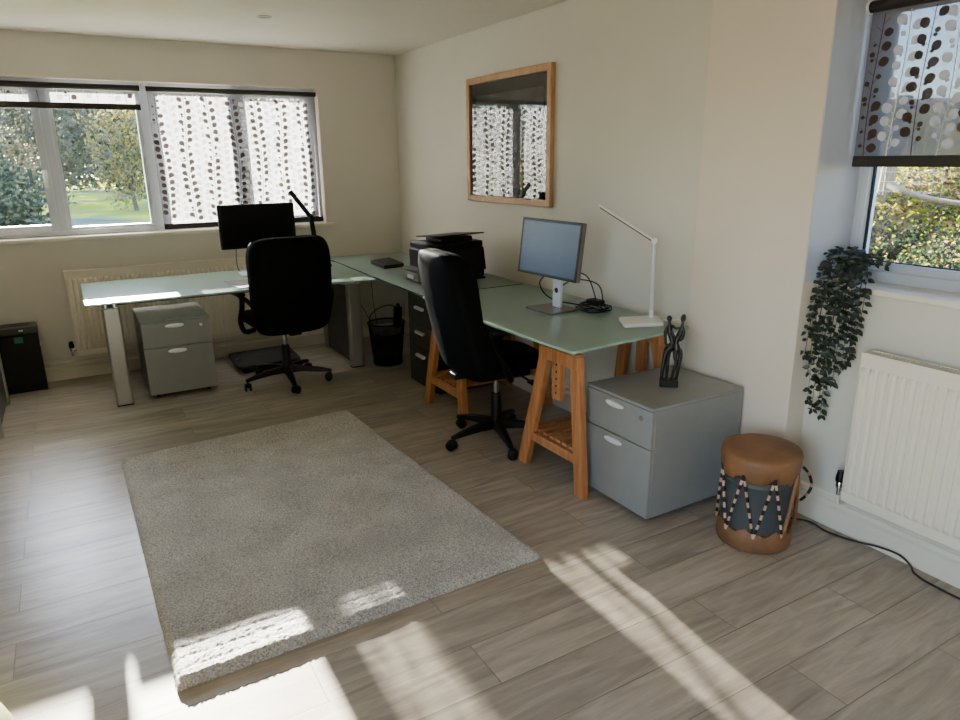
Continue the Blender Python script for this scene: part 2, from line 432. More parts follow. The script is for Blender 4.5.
# local x -> world -y, local y -> world +x
m = MB(); frame_ring(m, -YP, -RY0, RZ0+.02, RZ1, 0, .07, .024)
m.box(-YP, -RY0, -.015, .09, RZ0+.0, RZ0+.045)
m.box(-1.055, -1.005, .002, .068, RZ0+.04, RZ1-.02)
struct(m.build('window_frame', UPVC, W2, bevel=.005))
for x0, x1 in ((-YP+.02, -1.052), (-1.008, -RY0-.02)):
    m = MB(); frame_ring(m, x0, x1, RZ0+.045, RZ1-.02, -.01, .06, .032); sa = m.build('window_sash', UPVC, W2, bevel=.005)
    m = MB(); frame_ring(m, x0+.030, x1-.030, RZ0+.075, RZ1-.050, .014, .030, .006); m.build('window_gasket', BLACKR, sa, smooth=0)
    m = MB(); m.box(x0+.032, x1-.032, .03, .034, RZ0+.077, RZ1-.052); m.build('window_pane', GLASSW, sa, smooth=0)
m = MB(); m.box(2.562, 2.59, RY0-.04, YP, RZ0-.022, RZ0+.003); m.box(2.585, 2.825, RY0, YP, RZ0-.022, RZ0+.003)
struct(m.build('trim_2', TRIM, bevel=.004))

# added glazed door on the left, unseen, an opening for the fill lamp
D1 = bpy.data.objects.new('added_door', None); COL.objects.link(D1); D1['kind'] = 'structure'; D1.location = (XL-.12, 0, 0); D1.rotation_euler = (0, 0, PI/2)
for x0, x1 in ((-1.5, -.4), (-.4, .7)):
    m = MB(); frame_ring(m, x0, x1, .0, 2.08, -.03, .03, .07); fr = m.build('added_door_frame', UPVC, D1, bevel=.004)
    m = MB(); m.box(x0+.065, x1-.065, -.002, .002, .065, 2.015); m.build('added_door_pane', GLASSW, fr, smooth=0)

# ------------------------------------------------------------------ roller blinds with a printed leaf pattern
def blind(name, label, width, top, bottom, loc, rz, seed, roll_r=.022, cloth=None):
    rnd = random.Random(seed)
    t = thing(name, label, 'blind', loc, rz, 'leaf patterned roller blinds')
    m = MB(); nx, nz = 12, 10
    vs = [(-width/2+width*i/nx, 0, bottom+(top-bottom)*j/nz) for j in range(nz+1) for i in range(nx+1)]
    fs = [(j*(nx+1)+i, j*(nx+1)+i+1, (j+1)*(nx+1)+i+1, (j+1)*(nx+1)+i) for j in range(nz) for i in range(nx)]
    m.add(vs, fs)
    zlo, zhi = bottom+.006, top-.03
    def leaf(cx, cz, r, ang, mi, y):
        if not (-width/2+.002 < cx-r and cx+r < width/2-.002 and cz-r > zlo and cz+r < zhi): return
        m.mat(mi); pts = []
        for k in range(12):
            a = 2*PI*k/12; rr = r*(1+.06*math.cos(2*a))*(1+.05*math.cos(4*a+.6))
            pts.append((cx+rr*math.cos(a+ang), y, cz+.97*rr*math.sin(a+ang)))
        m.add(pts, [list(range(12))])
    def stem(pts, mi, w, y):
        m.mat(mi); vs = []; fs = []
        for i, (x, z) in enumerate(pts): vs += [(x-w, y, z), (x+w, y, z)]
        for i in range(len(pts)-1): fs.append((2*i, 2*i+1, 2*i+3, 2*i+2))
        m.add(vs, fs)
    col = 0; x = -width/2 + .035 + rnd.random()*.03
    while x < width/2-.02:
        mi = 1 if col % 2 == 0 else 2
        y = -.0008 if mi == 1 else -.0005
        ph = rnd.random()*6; A = .010
        f = lambda z: x + A*math.sin(z*7+ph)
        zz = [zlo+(zhi-zlo)*i/30 for i in range(31)]
        if abs(f(zz[0])) < width/2-.03: stem([(f(z), z) for z in zz], mi, .0017, y)
        z = zlo + .02 + rnd.random()*.04; side = 1
        while z < zhi:
            r = rnd.choice([.0175, .0185, .0198, .016, .010, .0185])
            dx = side*(.010+r)
            leaf(f(z)+dx, z+.012, r, rnd.uniform(-.5, .5)+side*.6, mi, y)
            if rnd.random() < .5: leaf(f(z)-side*.017, z+.02, rnd.uniform(.005, .008), 0, mi, y)
            stem([(f(z-.012), z-.012), (f(z)+dx*.8, z+.008)], mi, .001, y)
            z += rnd.uniform(.022, .029); side = -side
        x += .088 + rnd.uniform(-.006, .006); col += 1
    m.build('blind_fabric', [cloth or BLIND, BROWN, WHITES if cloth else WHITEL], t, smooth=0, merge=False)
    m = MB(); m.box(-width/2, width/2, -.007, .007, bottom-.026, bottom+.014); m.build('hem_bar', HEM, t, bevel=.003)
    m = MB(); m.tube([(-width/2-.006, .0, top), (width/2+.006, .0, top)], roll_r, 16)
    m.build('roller_tube', HEM, t)
    for sx in (-1, 1):
        m = MB(); m.tube([(sx*(width/2+.006), 0, top), (sx*(width/2+.013), 0, top)], roll_r+.006, 20)
        m.box(sx*(width/2+.009)-.004, sx*(width/2+.009)+.004, -.012, .012, top, top+.034)
        m.build('bracket', WHITEP, t)
    return t
blind('roller_blind', 'patterned roller blind rolled almost fully up over the clear half of the wide window', 1.20, 2.002, 1.882, (-.035, 5.700, 0), 0, 3, .019)
blind('roller_blind', 'patterned roller blind pulled fully down over one half of the wide window', 1.215, 2.002, 1.046, (1.222, 5.700, 0), 0, 5, .017)
blind('roller_blind', 'grey roller blind with brown and white leaves half lowered at the side window', 1.32, 2.022, 1.482, (2.675, 1.69-.66, 0), -PI/2, 8, .020, BLINDS)

# ------------------------------------------------------------------ radiators
def radiator(name, label, L, loc, rz, valve_side, hgt=.60):
    """local: runs along +x from 0, front face at y=0, back towards +y"""
    t = thing(name, label, 'radiator', loc, rz)
    m = MB(); n = int(L/.0335); prof = []
    p = L/n
    z0, z1 = 0, hgt
    # pressed front panel: flat rim, vertical flutes between
    xs = []
    for i in range(n):
        x = i*p
        xs += [(x+p*.08, 0), (x+p*.30, -.009), (x+p*.70, -.009), (x+p*.92, 0)]
    xs = [(0, 0)]+xs+[(L, 0)]
    zs = [(.0, 0), (.038, 0), (.052, 1), (hgt-.065, 1), (hgt-.05, 0), (hgt, 0)]
    vs = []; fs = []
    for z, k in zs:
        for x, d in xs: vs.append((x, d*k, z))
    w = len(xs)
    for j in range(len(zs)-1):
        for i in range(w-1): fs.append((j*w+i, j*w+i+1, (j+1)*w+i+1, (j+1)*w+i))
    m.add(vs, fs)
    m.build('front_panel', RADM, t, smooth=30)
    m = MB(); m.box(.004, L-.004, .056, .064, .02, hgt-.02); m.build('back_panel', RADM, t, smooth=0)
    for sx in (-.004, L):
        m = MB(); m.box(sx, sx+.004, 0, .068, .01, hgt+.004); m.build('side_panel', RADM, t, bevel=.001)
    m = MB(); m.box(0, L, -.002, .004, hgt-.002, hgt+.006); m.box(0, L, .062, .068, hgt-.002, hgt+.006)
    ng = int(L/.014)
    for i in range(ng):
        m.box(i*L/ng, i*L/ng+.005, .004, .062, hgt-.002, hgt+.003)
    m.box(0, L, .004, .062, hgt-.03, hgt-.028)
    m.build('top_grille', RADM, t, smooth=0)
    vx = -.035 if valve_side < 0 else L+.035
    v = MB(); v.lathe([(.0, -.03), (.009, -.03), (.009, .0), (.014, .004), (.014, .03), (.011, .034), (.011, .06), (0, .062)], 14, (vx, .035, .03))
    v.cyl((vx, .035, .04), (vx-.045*valve_side, .035, .04), .009, n=12)
    va = v.build('valve', CHROME, t)
    v = MB(); v.lathe([(0, .0), (.017, 0), (.018, .015), (.013, .045), (0, .048)], 14, (vx, .035, .058)); v.build('valve_cap', BLACK, va)
    v = MB(); v.tube(catmull([(vx, .035, .0), (vx, .035, -.03), (vx, .042, -.042), (vx, .06, -.045), (vx, .098, -.045)], 6), .0075, 12); v.build('pipe', RADM, t)
    for bx in (.15, L-.15):
        m = MB(); m.box(bx-.02, bx+.02, .064, .098, .08, hgt-.08); m.build('wall_bracket', RADM, t, smooth=0)
    return t
radiator('radiator', 'long white panel radiator under the wide window behind the glass desk', 1.62, (-.075, YB-.10, .18), 0, -1)
radiator('radiator', 'white ribbed panel radiator under the side window', 1.25, (XN-.10, 1.432, .184), -PI/2, -1, .603)

# ------------------------------------------------------------------ desks
def rounded_poly(pts, r=.02, n=5):
    out = []; k = len(pts)
    for i in range(k):
        p = Vector(pts[i]); a = (Vector(pts[i-1])-p).normalized(); b = (Vector(pts[(i+1) % k])-p).normalized()
        p0 = p+a*r; p1 = p+b*r
        for j in range(n+1):
            t = j/n; q = p0*(1-t)**2 + p*2*t*(1-t) + p1*t*t; out.append((q.x, q.y))
    return out
def glass_slab(name, poly, z0, z1, parent=None, r=.015, edge=None):
    m = MB(); P = rounded_poly(poly, r)
    n = len(P)
    m.mat(0).add([(x, y, z1) for x, y in P], [list(range(n))]).add([(x, y, z0) for x, y in P], [list(range(n))[::-1]])
    m.mat(1).add([(x, y, z0) for x, y in P]+[(x, y, z1) for x, y in P], [(i, (i+1) % n, n+(i+1) % n, n+i) for i in range(n)])
    return m.build(name, [GLASST, edge or GLASSE], parent, bevel=.0015)
ZT = .73
D = thing('glass_desk', 'frosted green glass desk on two grey panel legs under the wide window', 'desk', (0, 0, 0))
glass_slab('glass_top', [(.012, 4.462), (.45, 4.45), (.9, 4.435), (1.41, 4.40), (1.738, 4.366), (1.782, 5.31), (.008, 5.315)], ZT-.012, ZT, D)
for x0, x1, yf in ((.095, .198, 4.782), (1.682, 1.785, 4.80)):
    m = MB(); m.prism([(x0, yf+.012), (x0+.012, yf), (x1-.012, yf), (x1, yf+.012), (x1, yf+.05), (x0, yf+.05)], .008, .635)
    lg = m.build('panel_leg', ALU, D, bevel=.003)
    xm = (x0+x1)/2
    m = MB(); m.box(xm-.022, xm+.022, yf+.05, yf+.70, .02, .60); m.build('side_panel', DARKP, lg, bevel=.003)
    m = MB(); m.box(x0+.02, x1-.02, yf+.62, yf+.70, .008, .635); m.build('rear_post', ALU, lg, bevel=.003)
    m = MB(); m.box(x0+.004, x1-.004, yf+.004, yf+.06, 0, .008); m.build('foot', BLACKR, lg)
    for xx, yy in ((x0+.026, yf+.03), (x1-.026, yf+.03), (xm, 5.26)):
        m = MB(); m.cyl((xx, yy, .60 if xx == xm else .633), (xx, yy, ZT-.012), .013, n=16); m.build('standoff', CHROME, lg)
m = MB(); m.box(.16, 1.72, 4.99, 5.03, .615, .655); m.build('cross_rail', DARKP, D, bevel=.003)

tag(glass_slab('glass_worktop', [(1.742, 3.655), (2.475, 3.675), (2.49, 5.62), (1.80, 5.62), (1.792, 5.31)], ZT-.012, ZT, edge=mat('dark_glass_edge', '#1c4438', .15, spec=.6)),
    'green glass worktop in the corner carrying the black printer', 'worktop')
tag(glass_slab('glass_worktop', [(1.710, 2.184), (2.44, 2.235), (2.458, 2.30), (2.47, 3.635), (1.72, 3.625), (1.688, 2.77)], ZT-.008, ZT+.004, r=.02),
    'green glass worktop on two wooden trestles carrying the grey monitor', 'worktop')

# trestles
def make_trestle():
    t = thing('trestle', 'wooden trestle', 'trestle', (0, 0, 0))
    W = .66
    for sx in (0, 1):
        x0 = 0 if sx == 0 else W-.034
        for sy in (-1, 1):
            m = MB(); a = [(-.284, 0), (-.219, 0), (-.152, .672), (-.217, .672)] if sy < 0 else [(.256, 0), (.182, 0), (-.012, .672), (.056, .672)]
            if sx: a = [(-y_, z_) for y_, z_ in a]
            M = Matrix(((0, 0, 1, x0), (1, 0, 0, 0), (0, 1, 0, 0), (0, 0, 0, 1)))
            m.prism(a, 0, .034, M); m.build('leg', OAK, t, bevel=.003)
        m = MB(); ya, yb = ((-.262, .20), (-.20, .262))[sx]; m.box(x0+.004, x0+.030, ya, yb, .15, .195); m.build('end_rail', OAK, t, bevel=.003)
        xi = x0-.0 if sx == 0 else x0
        m = MB(); ya, yb = ((-.092, -.030), (.030, .092))[sx]; m.box(x0+.002, x0+.032, ya, yb, .42, .675)
        up = m.build('upright', OAK, t, bevel=.003)
        xo = x0+.0015 if sx == 0 else x0+.0325
        for k in range(6):
            m = MB(); m.cyl((xo-.0012, (ya+yb)/2, .455+k*.034), (xo+.0012, (ya+yb)/2, .455+k*.034), .0055, n=10); m.build('peg_hole', BLACKR, up)
        m = MB(); ya, yb = ((-.222, .070), (-.070, .222))[sx]; m.box(x0-.006, x0+.04, ya, yb, .60, .662); m.build('head_block', OAK, t, bevel=.003)
    m = MB(); m.box(-.02, W-.005, -.06, .06, .672, .7215); m.build('top_beam', OAK, t, bevel=.004)
    for k in range(7):
        y = -.150+k*.052
        m = MB(); m.box(.03, W-.03, y-.017, y+.017, .195, .209); m.build('shelf_slat', OAK, t, bevel=.002)
    return t
T1 = make_trestle(); T2 = copy_tree(T1)
T1.location = (1.832, 2.517, 0); T2.location = (1.815, 3.595, 0)
T1['label'] = 'orange wooden A-frame trestle with peg holes beside the grey pedestal'
T2['label'] = 'orange wooden A-frame trestle beside the charcoal drawer unit, behind the high-back chair'
for t in (T1, T2): t['group'] = 'trestles under the glass worktop'

# grey pedestals
def make_pedestal():
    t = thing('drawer_pedestal', 'x', 'drawer unit')
    w, d, h, z0 = .42, .538, .525, .032
    m = MB(); m.box(-w/2, w/2, .018, d, z0, h-.012); m.build('carcass', GREYM, t, bevel=.003)
    m = MB(); m.box(-w/2, w/2, 0, d, h-.012, h); m.build('top_panel', GREYT, t, bevel=.004)
    zs = h-.016-(h-z0)*.335
    for a, b, lock in ((zs+.002, h-.015, 1), (z0, zs-.002, 0)):
        m = MB(); m.box(-w/2, w/2, 0, .018, a, b); dr = m.build('drawer', GREYM, t, bevel=.003)
        m = MB(); m.pillow(.115, .022, .028, .8, .9, nu=28, nv=10); hd = m.build('handle', SILVER, dr, loc=(-.012, -.006, b-.027))
        if lock:
            m = MB(); m.tube([(w/2-.06, .0, b-.04), (w/2-.06, -.005, b-.04)], .011, 18); m.build('lock', CHROME, dr)
    for sx in (-1, 1):
        for sy in (.06, d-.06):
            m = MB(); m.tube([(sx*(w/2-.05)-.009, sy, .016), (sx*(w/2-.05)+.009, sy, .016)], .016, 14); m.box(sx*(w/2-.05)-.007, sx*(w/2-.05)+.007, sy-.01, sy+.01, .016, z0+.001)
            m.build('caster', BLACK, t)
    return t
P1 = make_pedestal(); P2 = copy_tree(P1)
P1.location = (.508, 4.80, 0); P1['label'] = 'grey two-drawer pedestal tucked under the glass desk by the wide window'
P2.location = (1.915, 2.124, 0); P2.rotation_euler = (0, 0, -PI/2); P2['label'] = 'grey two-drawer pedestal beside the trestle with a black sculpture on top'
for t in (P1, P2): t['group'] = 'grey drawer pedestals'

# charcoal drawer unit (front faces -x)
DU = thing('drawer_unit', 'charcoal three-drawer unit with silver bar handles holding up the corner worktop', 'drawer unit', (1.93, 4.09, 0), -PI/2)
w, d, h = .40, .52, .703
m = MB(); m.box(-w/2, w/2, .018, d, .012, h); m.build('carcass', CHAR, DU, bevel=.003)
m = MB(); m.box(-w/2+.02, w/2-.02, .03, d-.02, 0, .012); m.build('plinth', BLACK, DU)
for sx in (-1, 1):
    for yy in (.05, d-.05):
        m = MB(); m.cyl((sx*.15, yy, h), (sx*.15, yy, ZT-.012), .015); m.build('standoff', CHROME, DU)
for a, b in ((.445, h-.004), (.285, .441), (.016, .281)):
    m = MB(); m.box(-w/2, w/2, 0, .018, a, b); dr = m.build('drawer', CHAR, DU, bevel=.003)
    zc = b-.055 if b < .5 else .553
    m = MB(); m.box(-.058, .058, -.026, -.006, zc-.008, zc+.012); m.box(-.05, -.04, -.01, 0, zc-.004, zc+.008); m.box(.04, .05, -.01, 0, zc-.004, zc+.008)
    m.build('handle', SILVER, dr, bevel=.003)

# ------------------------------------------------------------------ office chairs
def office_chair(label, loc, rz, bw, bz0, bz1, by0, by1, base_rot, arm=True, bt=.10, top_w=1.0, seat_z=.47, e2=.34, bx=0, e1=.45, aw=.295, bow=.03, br=.295):
    t = thing('office_chair', label, 'chair', loc, rz, 'black office chairs')
    h = bz1-bz0
    def fb(p):
        v = min(1, max(0, (p.z+h/2)/h))
        x = p.x*(1-(1-top_w)*v) * (1-.05*(1-v)**3)
        y = p.y + by0+(by1-by0)*v**1.25 + bow*(p.x/(bw/2))**2 - .02*math.sin(PI*v)
        y += .012*math.sin(PI*v*3)*(1 if p.y > 0 else .0)
        return Vector((x+bx, y, bz0+h*v))
    m = MB(); m.pillow(bw, bt, h, e1, e2, fb, 64, 28); bk = m.build('backrest', LEATHER, t, smooth=70)
    m = MB()   # raised piping seam around the cushion edge
    pts = []
    sp = lambda c, e: math.copysign(abs(c)**e, c)
    for i in range(65):
        a = 2*PI*i/64; pts.append(fb(Vector((bw/2*1.0*sp(math.cos(a), e2), .0, h/2*1.0*sp(math.sin(a), e2)))))
    m.tube(pts, .004, 6); m.build('seam', LEATHER, bk)
    def fs(p):
        return Vector((p.x*(1+.0*p.z), p.z+.02, seat_z+p.y - .02*max(0, p.z/.24)**2 + .012*(p.x/.25)**2))
    m = MB(); m.pillow(2*aw-.09, .10, .49, .5, .42, fs, 56, 20); m.build('seat', LEATHER, t, smooth=70)
    m = MB(); m.box(-.13, .13, -.16, .14, seat_z-.085, seat_z-.04); m.box(-.04, .04, -.26, -.10, seat_z-.08, seat_z-.05)
    m.bar((0, -.25, seat_z-.065), (0, by0-.03, bz0+.15), .09, .014, (0, 1, 0))
    m.build('seat_mechanism', BLACK, t, bevel=.006)
    m = MB(); m.tube([(.12, .05, seat_z-.06), (.20, .05, seat_z-.06), (.27, .06, seat_z-.07)], .006, 8); m.box(.255, .31, .045, .075, seat_z-.078, seat_z-.062); m.build('lever', BLACK, t, bevel=.003)
    if arm:
        for s in (-1, 1):
            m = MB(); pts = [(s*.20, -.02, seat_z-.06), (s*(aw-.025), -.03, seat_z-.06), (s*(aw+.01), -.08, seat_z+.02), (s*(aw+.01), -.15, seat_z+.12), (s*(aw+.005), -.15, seat_z+.185), (s*aw, -.06, seat_z+.195), (s*aw, .08, seat_z+.19)]
            m.tube(catmull(pts, 6), .017, 10); ar = m.build('armrest', BLACK, t)
            m = MB(); m.pillow(.06, .03, .27, .5, .5, lambda p, s=s: Vector((s*aw+p.x, p.z-.02, seat_z+.205+p.y)), 28, 12); m.build('arm_pad', BLACK, ar, smooth=70)
            m = MB(); m.tube(catmull([(s*aw, -.13, seat_z+.19), (s*(aw-.02), -.20, seat_z+.17), (s*(bw/2-.03)+bx, by0-.0, seat_z+.14)], 5), .015, 8); m.build('arm_brace', BLACK, ar)
    m = MB(); m.cyl((0, 0, .20), (0, 0, seat_z-.08), .014, n=20); m.build('gas_lift', CHROME, t)
    m = MB(); m.lathe([(0, .07), (.036, .07), (.04, .10), (.03, .13), (.027, .26), (.024, .275), (0, .276)], 24); m.build('column_sleeve', BLACK, t)
    for k in range(5):
        a = base_rot+k*2*PI/5; ca, sa = math.cos(a), math.sin(a)
        M = Matrix(((ca, -sa, 0, 0), (sa, ca, 0, 0), (0, 0, 1, 0), (0, 0, 0, 1)))
        m = MB()
        sec = [(.02, .030, .075, .125), (.12, .025, .078, .115), (br-.055, .019, .070, .098), (br+.01, .015, .062, .082)]
        vs = []; fs_ = []
        for x, hw, z0, z1 in sec: vs += [(x, -hw, z0), (x, hw, z0), (x, hw*.7, z1), (x, -hw*.7, z1)]
        for i in range(3):
            for j in range(4): fs_.append((4*i+j, 4*i+(j+1) % 4, 4*i+4+(j+1) % 4, 4*i+4+j))
        fs_ += [(3, 2, 1, 0), (12, 13, 14, 15)]
        m.add(vs, fs_, M); lg = m.build('leg', BLACK, t, bevel=.004)
        m = MB(); px, py = br*ca, br*sa; tw = a+1.2+k
        tx, ty = -math.sin(tw), math.cos(tw)
        for s in (-1, 1):
            c = Vector((px+.012*math.cos(tw), py+.012*math.sin(tw), .027)); q = Vector((tx, ty, 0))
            m.tube([c+q*s*.007, c+q*s*.010, c+q*s*.020, c+q*s*.023], [.021, .027, .027, .021], 18)
        m.cyl((px, py, .03), (px, py, .066), .008, n=10)
        m.pillow(.05, .03, .05, .6, .9, lambda p: Vector((px+.012*math.cos(tw)+p.x*math.cos(tw)+p.y*tx, py+.012*math.sin(tw)+p.x*math.sin(tw)+p.y*ty, .04+p.z*.7)), 18, 10)
        m.build('caster', BLACK, lg)
    return t
office_chair('black mid-back office chair with rounded square back at the desk by the wide window', (1.180, 4.725, 0), rad(3), .528, .435, 1.052, -.365, -.400, rad(188), bt=.10, bx=-.040)
office_chair('black leather high-back office chair with sunlit headrest at the trestle worktop', (1.878, 3.056, 0), rad(-94), .56, .42, 1.072, -.194, -.345, rad(-12), bt=.14, top_w=.78, seat_z=.475, e2=.40, e1=.36, aw=.238, bx=.034, br=.275)

# ------------------------------------------------------------------ monitors
MA = thing('monitor', 'black flat monitor seen dark against the wide window on the glass desk', 'monitor', (1.15, 5.07, ZT), rad(0))
m = MB(); m.box(-.263, .263, -.012, .012, .183, .487); m.build('casing', BLACK, MA, bevel=.004)
m = MB(); m.box(-.243, .243, -.0132, -.0118, .196, .478); m.build('screen', SCRB, MA, smooth=0)
m = MB(); m.box(-.022, .022, .012, .035, .02, .36); m.box(-.10, .10, .012, .04, .25, .42); m.build('stand_neck', MONG, MA, bevel=.004)
m = MB(); m.prism(rounded_poly([(-.165, -.09), (.165, -.09), (.15, .10), (-.15, .10)], .02), 0, .010); m.build('stand_base', SILVER, MA, bevel=.003)
m = MB(); m.tube(catmull([(-.16, .016, .19), (-.165, .02, .10), (-.15, .06, .03), (-.12, .12, .004)], 6), .003, 6); m.build('cable', BLACK, MA)

MBn = thing('monitor', 'grey-framed monitor with sky reflection coloured into its screen on the trestle worktop', 'monitor', (2.115, 2.905, ZT+.004), rad(-90+2))
# local front -y -> world -x
TR, PV = rad(-7), Vector((0, .03, .32))
def tilt(o):
    o.rotation_euler = (TR, 0, 0); o.location = PV - Matrix.Rotation(TR, 3, 'X') @ PV; return o
m = MB(); m.box(-.243, .243, -.012, .016, .172, .462); m.box(-.19, .19, .016, .045, .20, .44); tilt(m.build('casing', MONG, MBn, bevel=.005))
m = MB(); m.box(-.230, .230, -.0135, -.0115, .186, .449); tilt(m.build('screen', SCREEN, MBn, smooth=0))
m = MB()
frame_ring(m, -.243, .243, .172, .462, -.0145, -.011, .014); tilt(m.build('bezel', BLACK, MBn, bevel=.001))
m = MB(); m.box(-.034, .034, .045, .062, .008, .40); m.box(-.05, .05, .03, .05, .27, .38); m.build('stand_neck', SILVER, MBn, bevel=.005)
m = MB(); m.cyl((0, .044, .10), (0, .0635, .10), .014, n=20); m.build('cable_hole', BLACK, MBn)
m = MB(); m.prism(rounded_poly([(-.115, -.08), (.115, -.08), (.105, .12), (-.105, .12)], .02), 0, .010); m.build('stand_base', MONG, MBn, bevel=.003)

# coil of leads beside it
rnd = random.Random(2); m = MB()
cx, cy, cz = 2.31, 2.775, ZT+.010
for L in range(6):
    a, b = .055+.008*rnd.random(), .085+.02*rnd.random(); ph = rnd.random()*6
    ox, oy = rnd.uniform(-.012, .012), rnd.uniform(-.02, .02)
    pts = []
    for i in range(29):
        t_ = ph+2*PI*i/28
        pts.append((cx+ox+a*math.cos(t_), cy+oy+b*math.sin(t_), cz+.005*L+.004*math.sin(3*t_+L)))
    m.tube(pts, .0035, 6)
tag(m.build('coiled_cables', BLACK), 'tangle of black leads coiled on the worktop behind the monitor', 'cables')
m = MB(); m.box(cx-.03, cx+.03, cy-.05, cy+.035, cz+.026, cz+.052); tag(m.build('power_adapter', BLACK, bevel=.006), 'small black power brick on top of the coiled leads', 'power adapter')
for k, (pts, lb) in enumerate([
    ([(2.19, 2.93, .895), (2.22, 2.86, .93), (2.27, 2.79, .91), (2.30, 2.755, .80), (2.30, 2.74, .765)], 'black lead arching highest from the monitor to the coil'),
    ([(2.185, 2.89, .86), (2.21, 2.81, .90), (2.265, 2.70, .885), (2.285, 2.68, .80), (2.29, 2.70, .765)], 'black lead arching nearest the lamp from the monitor to the coil'),
    ([(2.14, 2.98, .91), (2.125, 3.01, .86), (2.15, 2.99, .80), (2.19, 2.93, .77), (2.27, 2.83, .755)], 'black lead hanging on the printer side of the monitor stand')]):
    m = MB(); m.tube(catmull(pts, 8), .0035, 7); tag(m.build('monitor_cable', BLACK), lb, 'cable', 'monitor leads')

# ------------------------------------------------------------------ desk lamps
LB = thing('desk_lamp', 'slim white folding desk lamp standing on the trestle worktop', 'lamp', (2.305, 2.42, ZT+.004))
m = MB(); c = [(2.255, 2.526), (2.168, 2.385), (2.352, 2.313), (2.446, 2.456)]
m.prism(rounded_poly([(x-2.305, y-2.42) for x, y in c], .02), .0, .017); m.build('lamp_base', WHITEP, LB, bevel=.004)
m = MB(); m.tube([(.085, .02, .015), (.085, .02, .05)], .012, 14); m.bar((.085, .02, .04), (.062, .004, .385), .017, .010, (0, 1, 0)); m.build('post', SILVER, LB, bevel=.003)
m = MB(); m.tube([(.050, -.006, .388), (.072, .012, .388)], .013, 16); m.build('hinge', WHITEP, LB)
m = MB(); m.bar((.062, .004, .388), (-.145, .175, .555), .024, .008, (0, 0, 1)); hd = m.build('lamp_head', WHITEP, LB, bevel=.003)
m = MB(); m.bar((.055, .010, .387), (-.138, .169, .543), .020, .005, (0, 0, 1)); m.build('light_strip', STRIP, hd, loc=(0, 0, -.001))
m = MB(); m.tube([(0, -.03, .0165), (0, -.03, .0185)], .009, 14); m.build('touch_button', SILVER, LB)

LA = thing('desk_lamp', 'black folding desk lamp leaning in front of the lowered blind', 'lamp', (1.60, 5.16, ZT))
m = MB(); m.prism(rounded_poly([(-.08, -.07), (.08, -.07), (.08, .07), (-.08, .07)], .02), 0, .018); m.build('lamp_base', BLACK, LA, bevel=.004)
m = MB(); m.bar((.01, .04, .015), (-.025, .04, .362), .034, .016, (0, 1, 0)); m.build('post', BLACK, LA, bevel=.003)
m = MB(); m.tube([(-.025, .022, .364), (-.025, .058, .364)], .016, 16); m.build('hinge', BLACK, LA)
m = MB(); m.bar((-.025, .04, .364), (-.168, .04, .562), .034, .013, (0, 1, 0)); m.build('lamp_head', BLACK, LA, bevel=.003)

# mat and cup on glass desk
m = MB(); m.prism(rounded_poly([(.872, 4.50), (1.26, 4.50), (1.26, 4.84), (.835, 4.84)], .01), ZT, ZT+.004); tag(m.build('desk_mat', PAPERM, bevel=.001), 'thin taupe mat lying on the glass desk in front of the monitor', 'mat')

# ------------------------------------------------------------------ printer (front faces -x)
PR = thing('printer', 'black multifunction printer with grey front and raised paper tray on the corner worktop', 'printer', (1.93, 4.112, ZT), -PI/2)
m = MB(); m.box(-.13, .13, .0, .43, .075, .215); m.box(-.13, .13, .03, .43, .012, .075); m.build('body', BLACK, PR, bevel=.012, seg=3)
m = MB(); m.box(-.13, .13, -.03, .44, 0, .012); m.build('foot_frame', BLACK, PR, bevel=.004)
m = MB(); m.box(-.118, .118, -.055, .05, .015, .07); tr_ = m.build('paper_tray', MONG, PR, bevel=.006)
m = MB(); m.box(-.045, .045, -.058, -.053, .028, .052); m.build('tray_handle', SILVER, tr_, bevel=.002)
m = MB(); m.box(-.11, .11, -.06, .06, .086, .094); m.build('output_tray', MONG, PR, bevel=.003)
m = MB(); m.box(-.126, .126, -.012, .02, .13, .262); m.build('control_panel', MONG, PR, bevel=.006, rot=(rad(-6), 0, 0))
m = MB(); m.box(-.13, .13, .005, .42, .215, .255); m.build('scanner_lid', BLACK, PR, bevel=.010)
m = MB(); m.prism([(-.125, .12), (.10, .12), (.10, .36), (-.125, .36)], .25, .285); m.build('feeder', BLACK, PR, bevel=.01)
m = MB(); m.bar((-.12, .20, .284), (.17, .26, .305), .34, .008, (0, 0, 1)); m.build('feeder_tray', BLACK, PR, bevel=.003)
m = MB(); m.tube(catmull([(-.13, .16, .03), (-.22, .12, .02), (-.32, .10, .09), (-.36, .12, .20), (-.31, .17, .215), (-.22, .19, .14), (-.13, .20, .07)], 8), .0035, 7)
m.build('cable', BLACK, PR)

m = MB(); m.prism(rounded_poly([(1.972, 5.06), (1.953, 4.735), (2.125, 4.765), (2.172, 5.144)], .012), ZT, ZT+.028)
RT = m.build('router', BLACK, bevel=.004); tag(RT, 'flat black router box lying on the corner worktop', 'router')

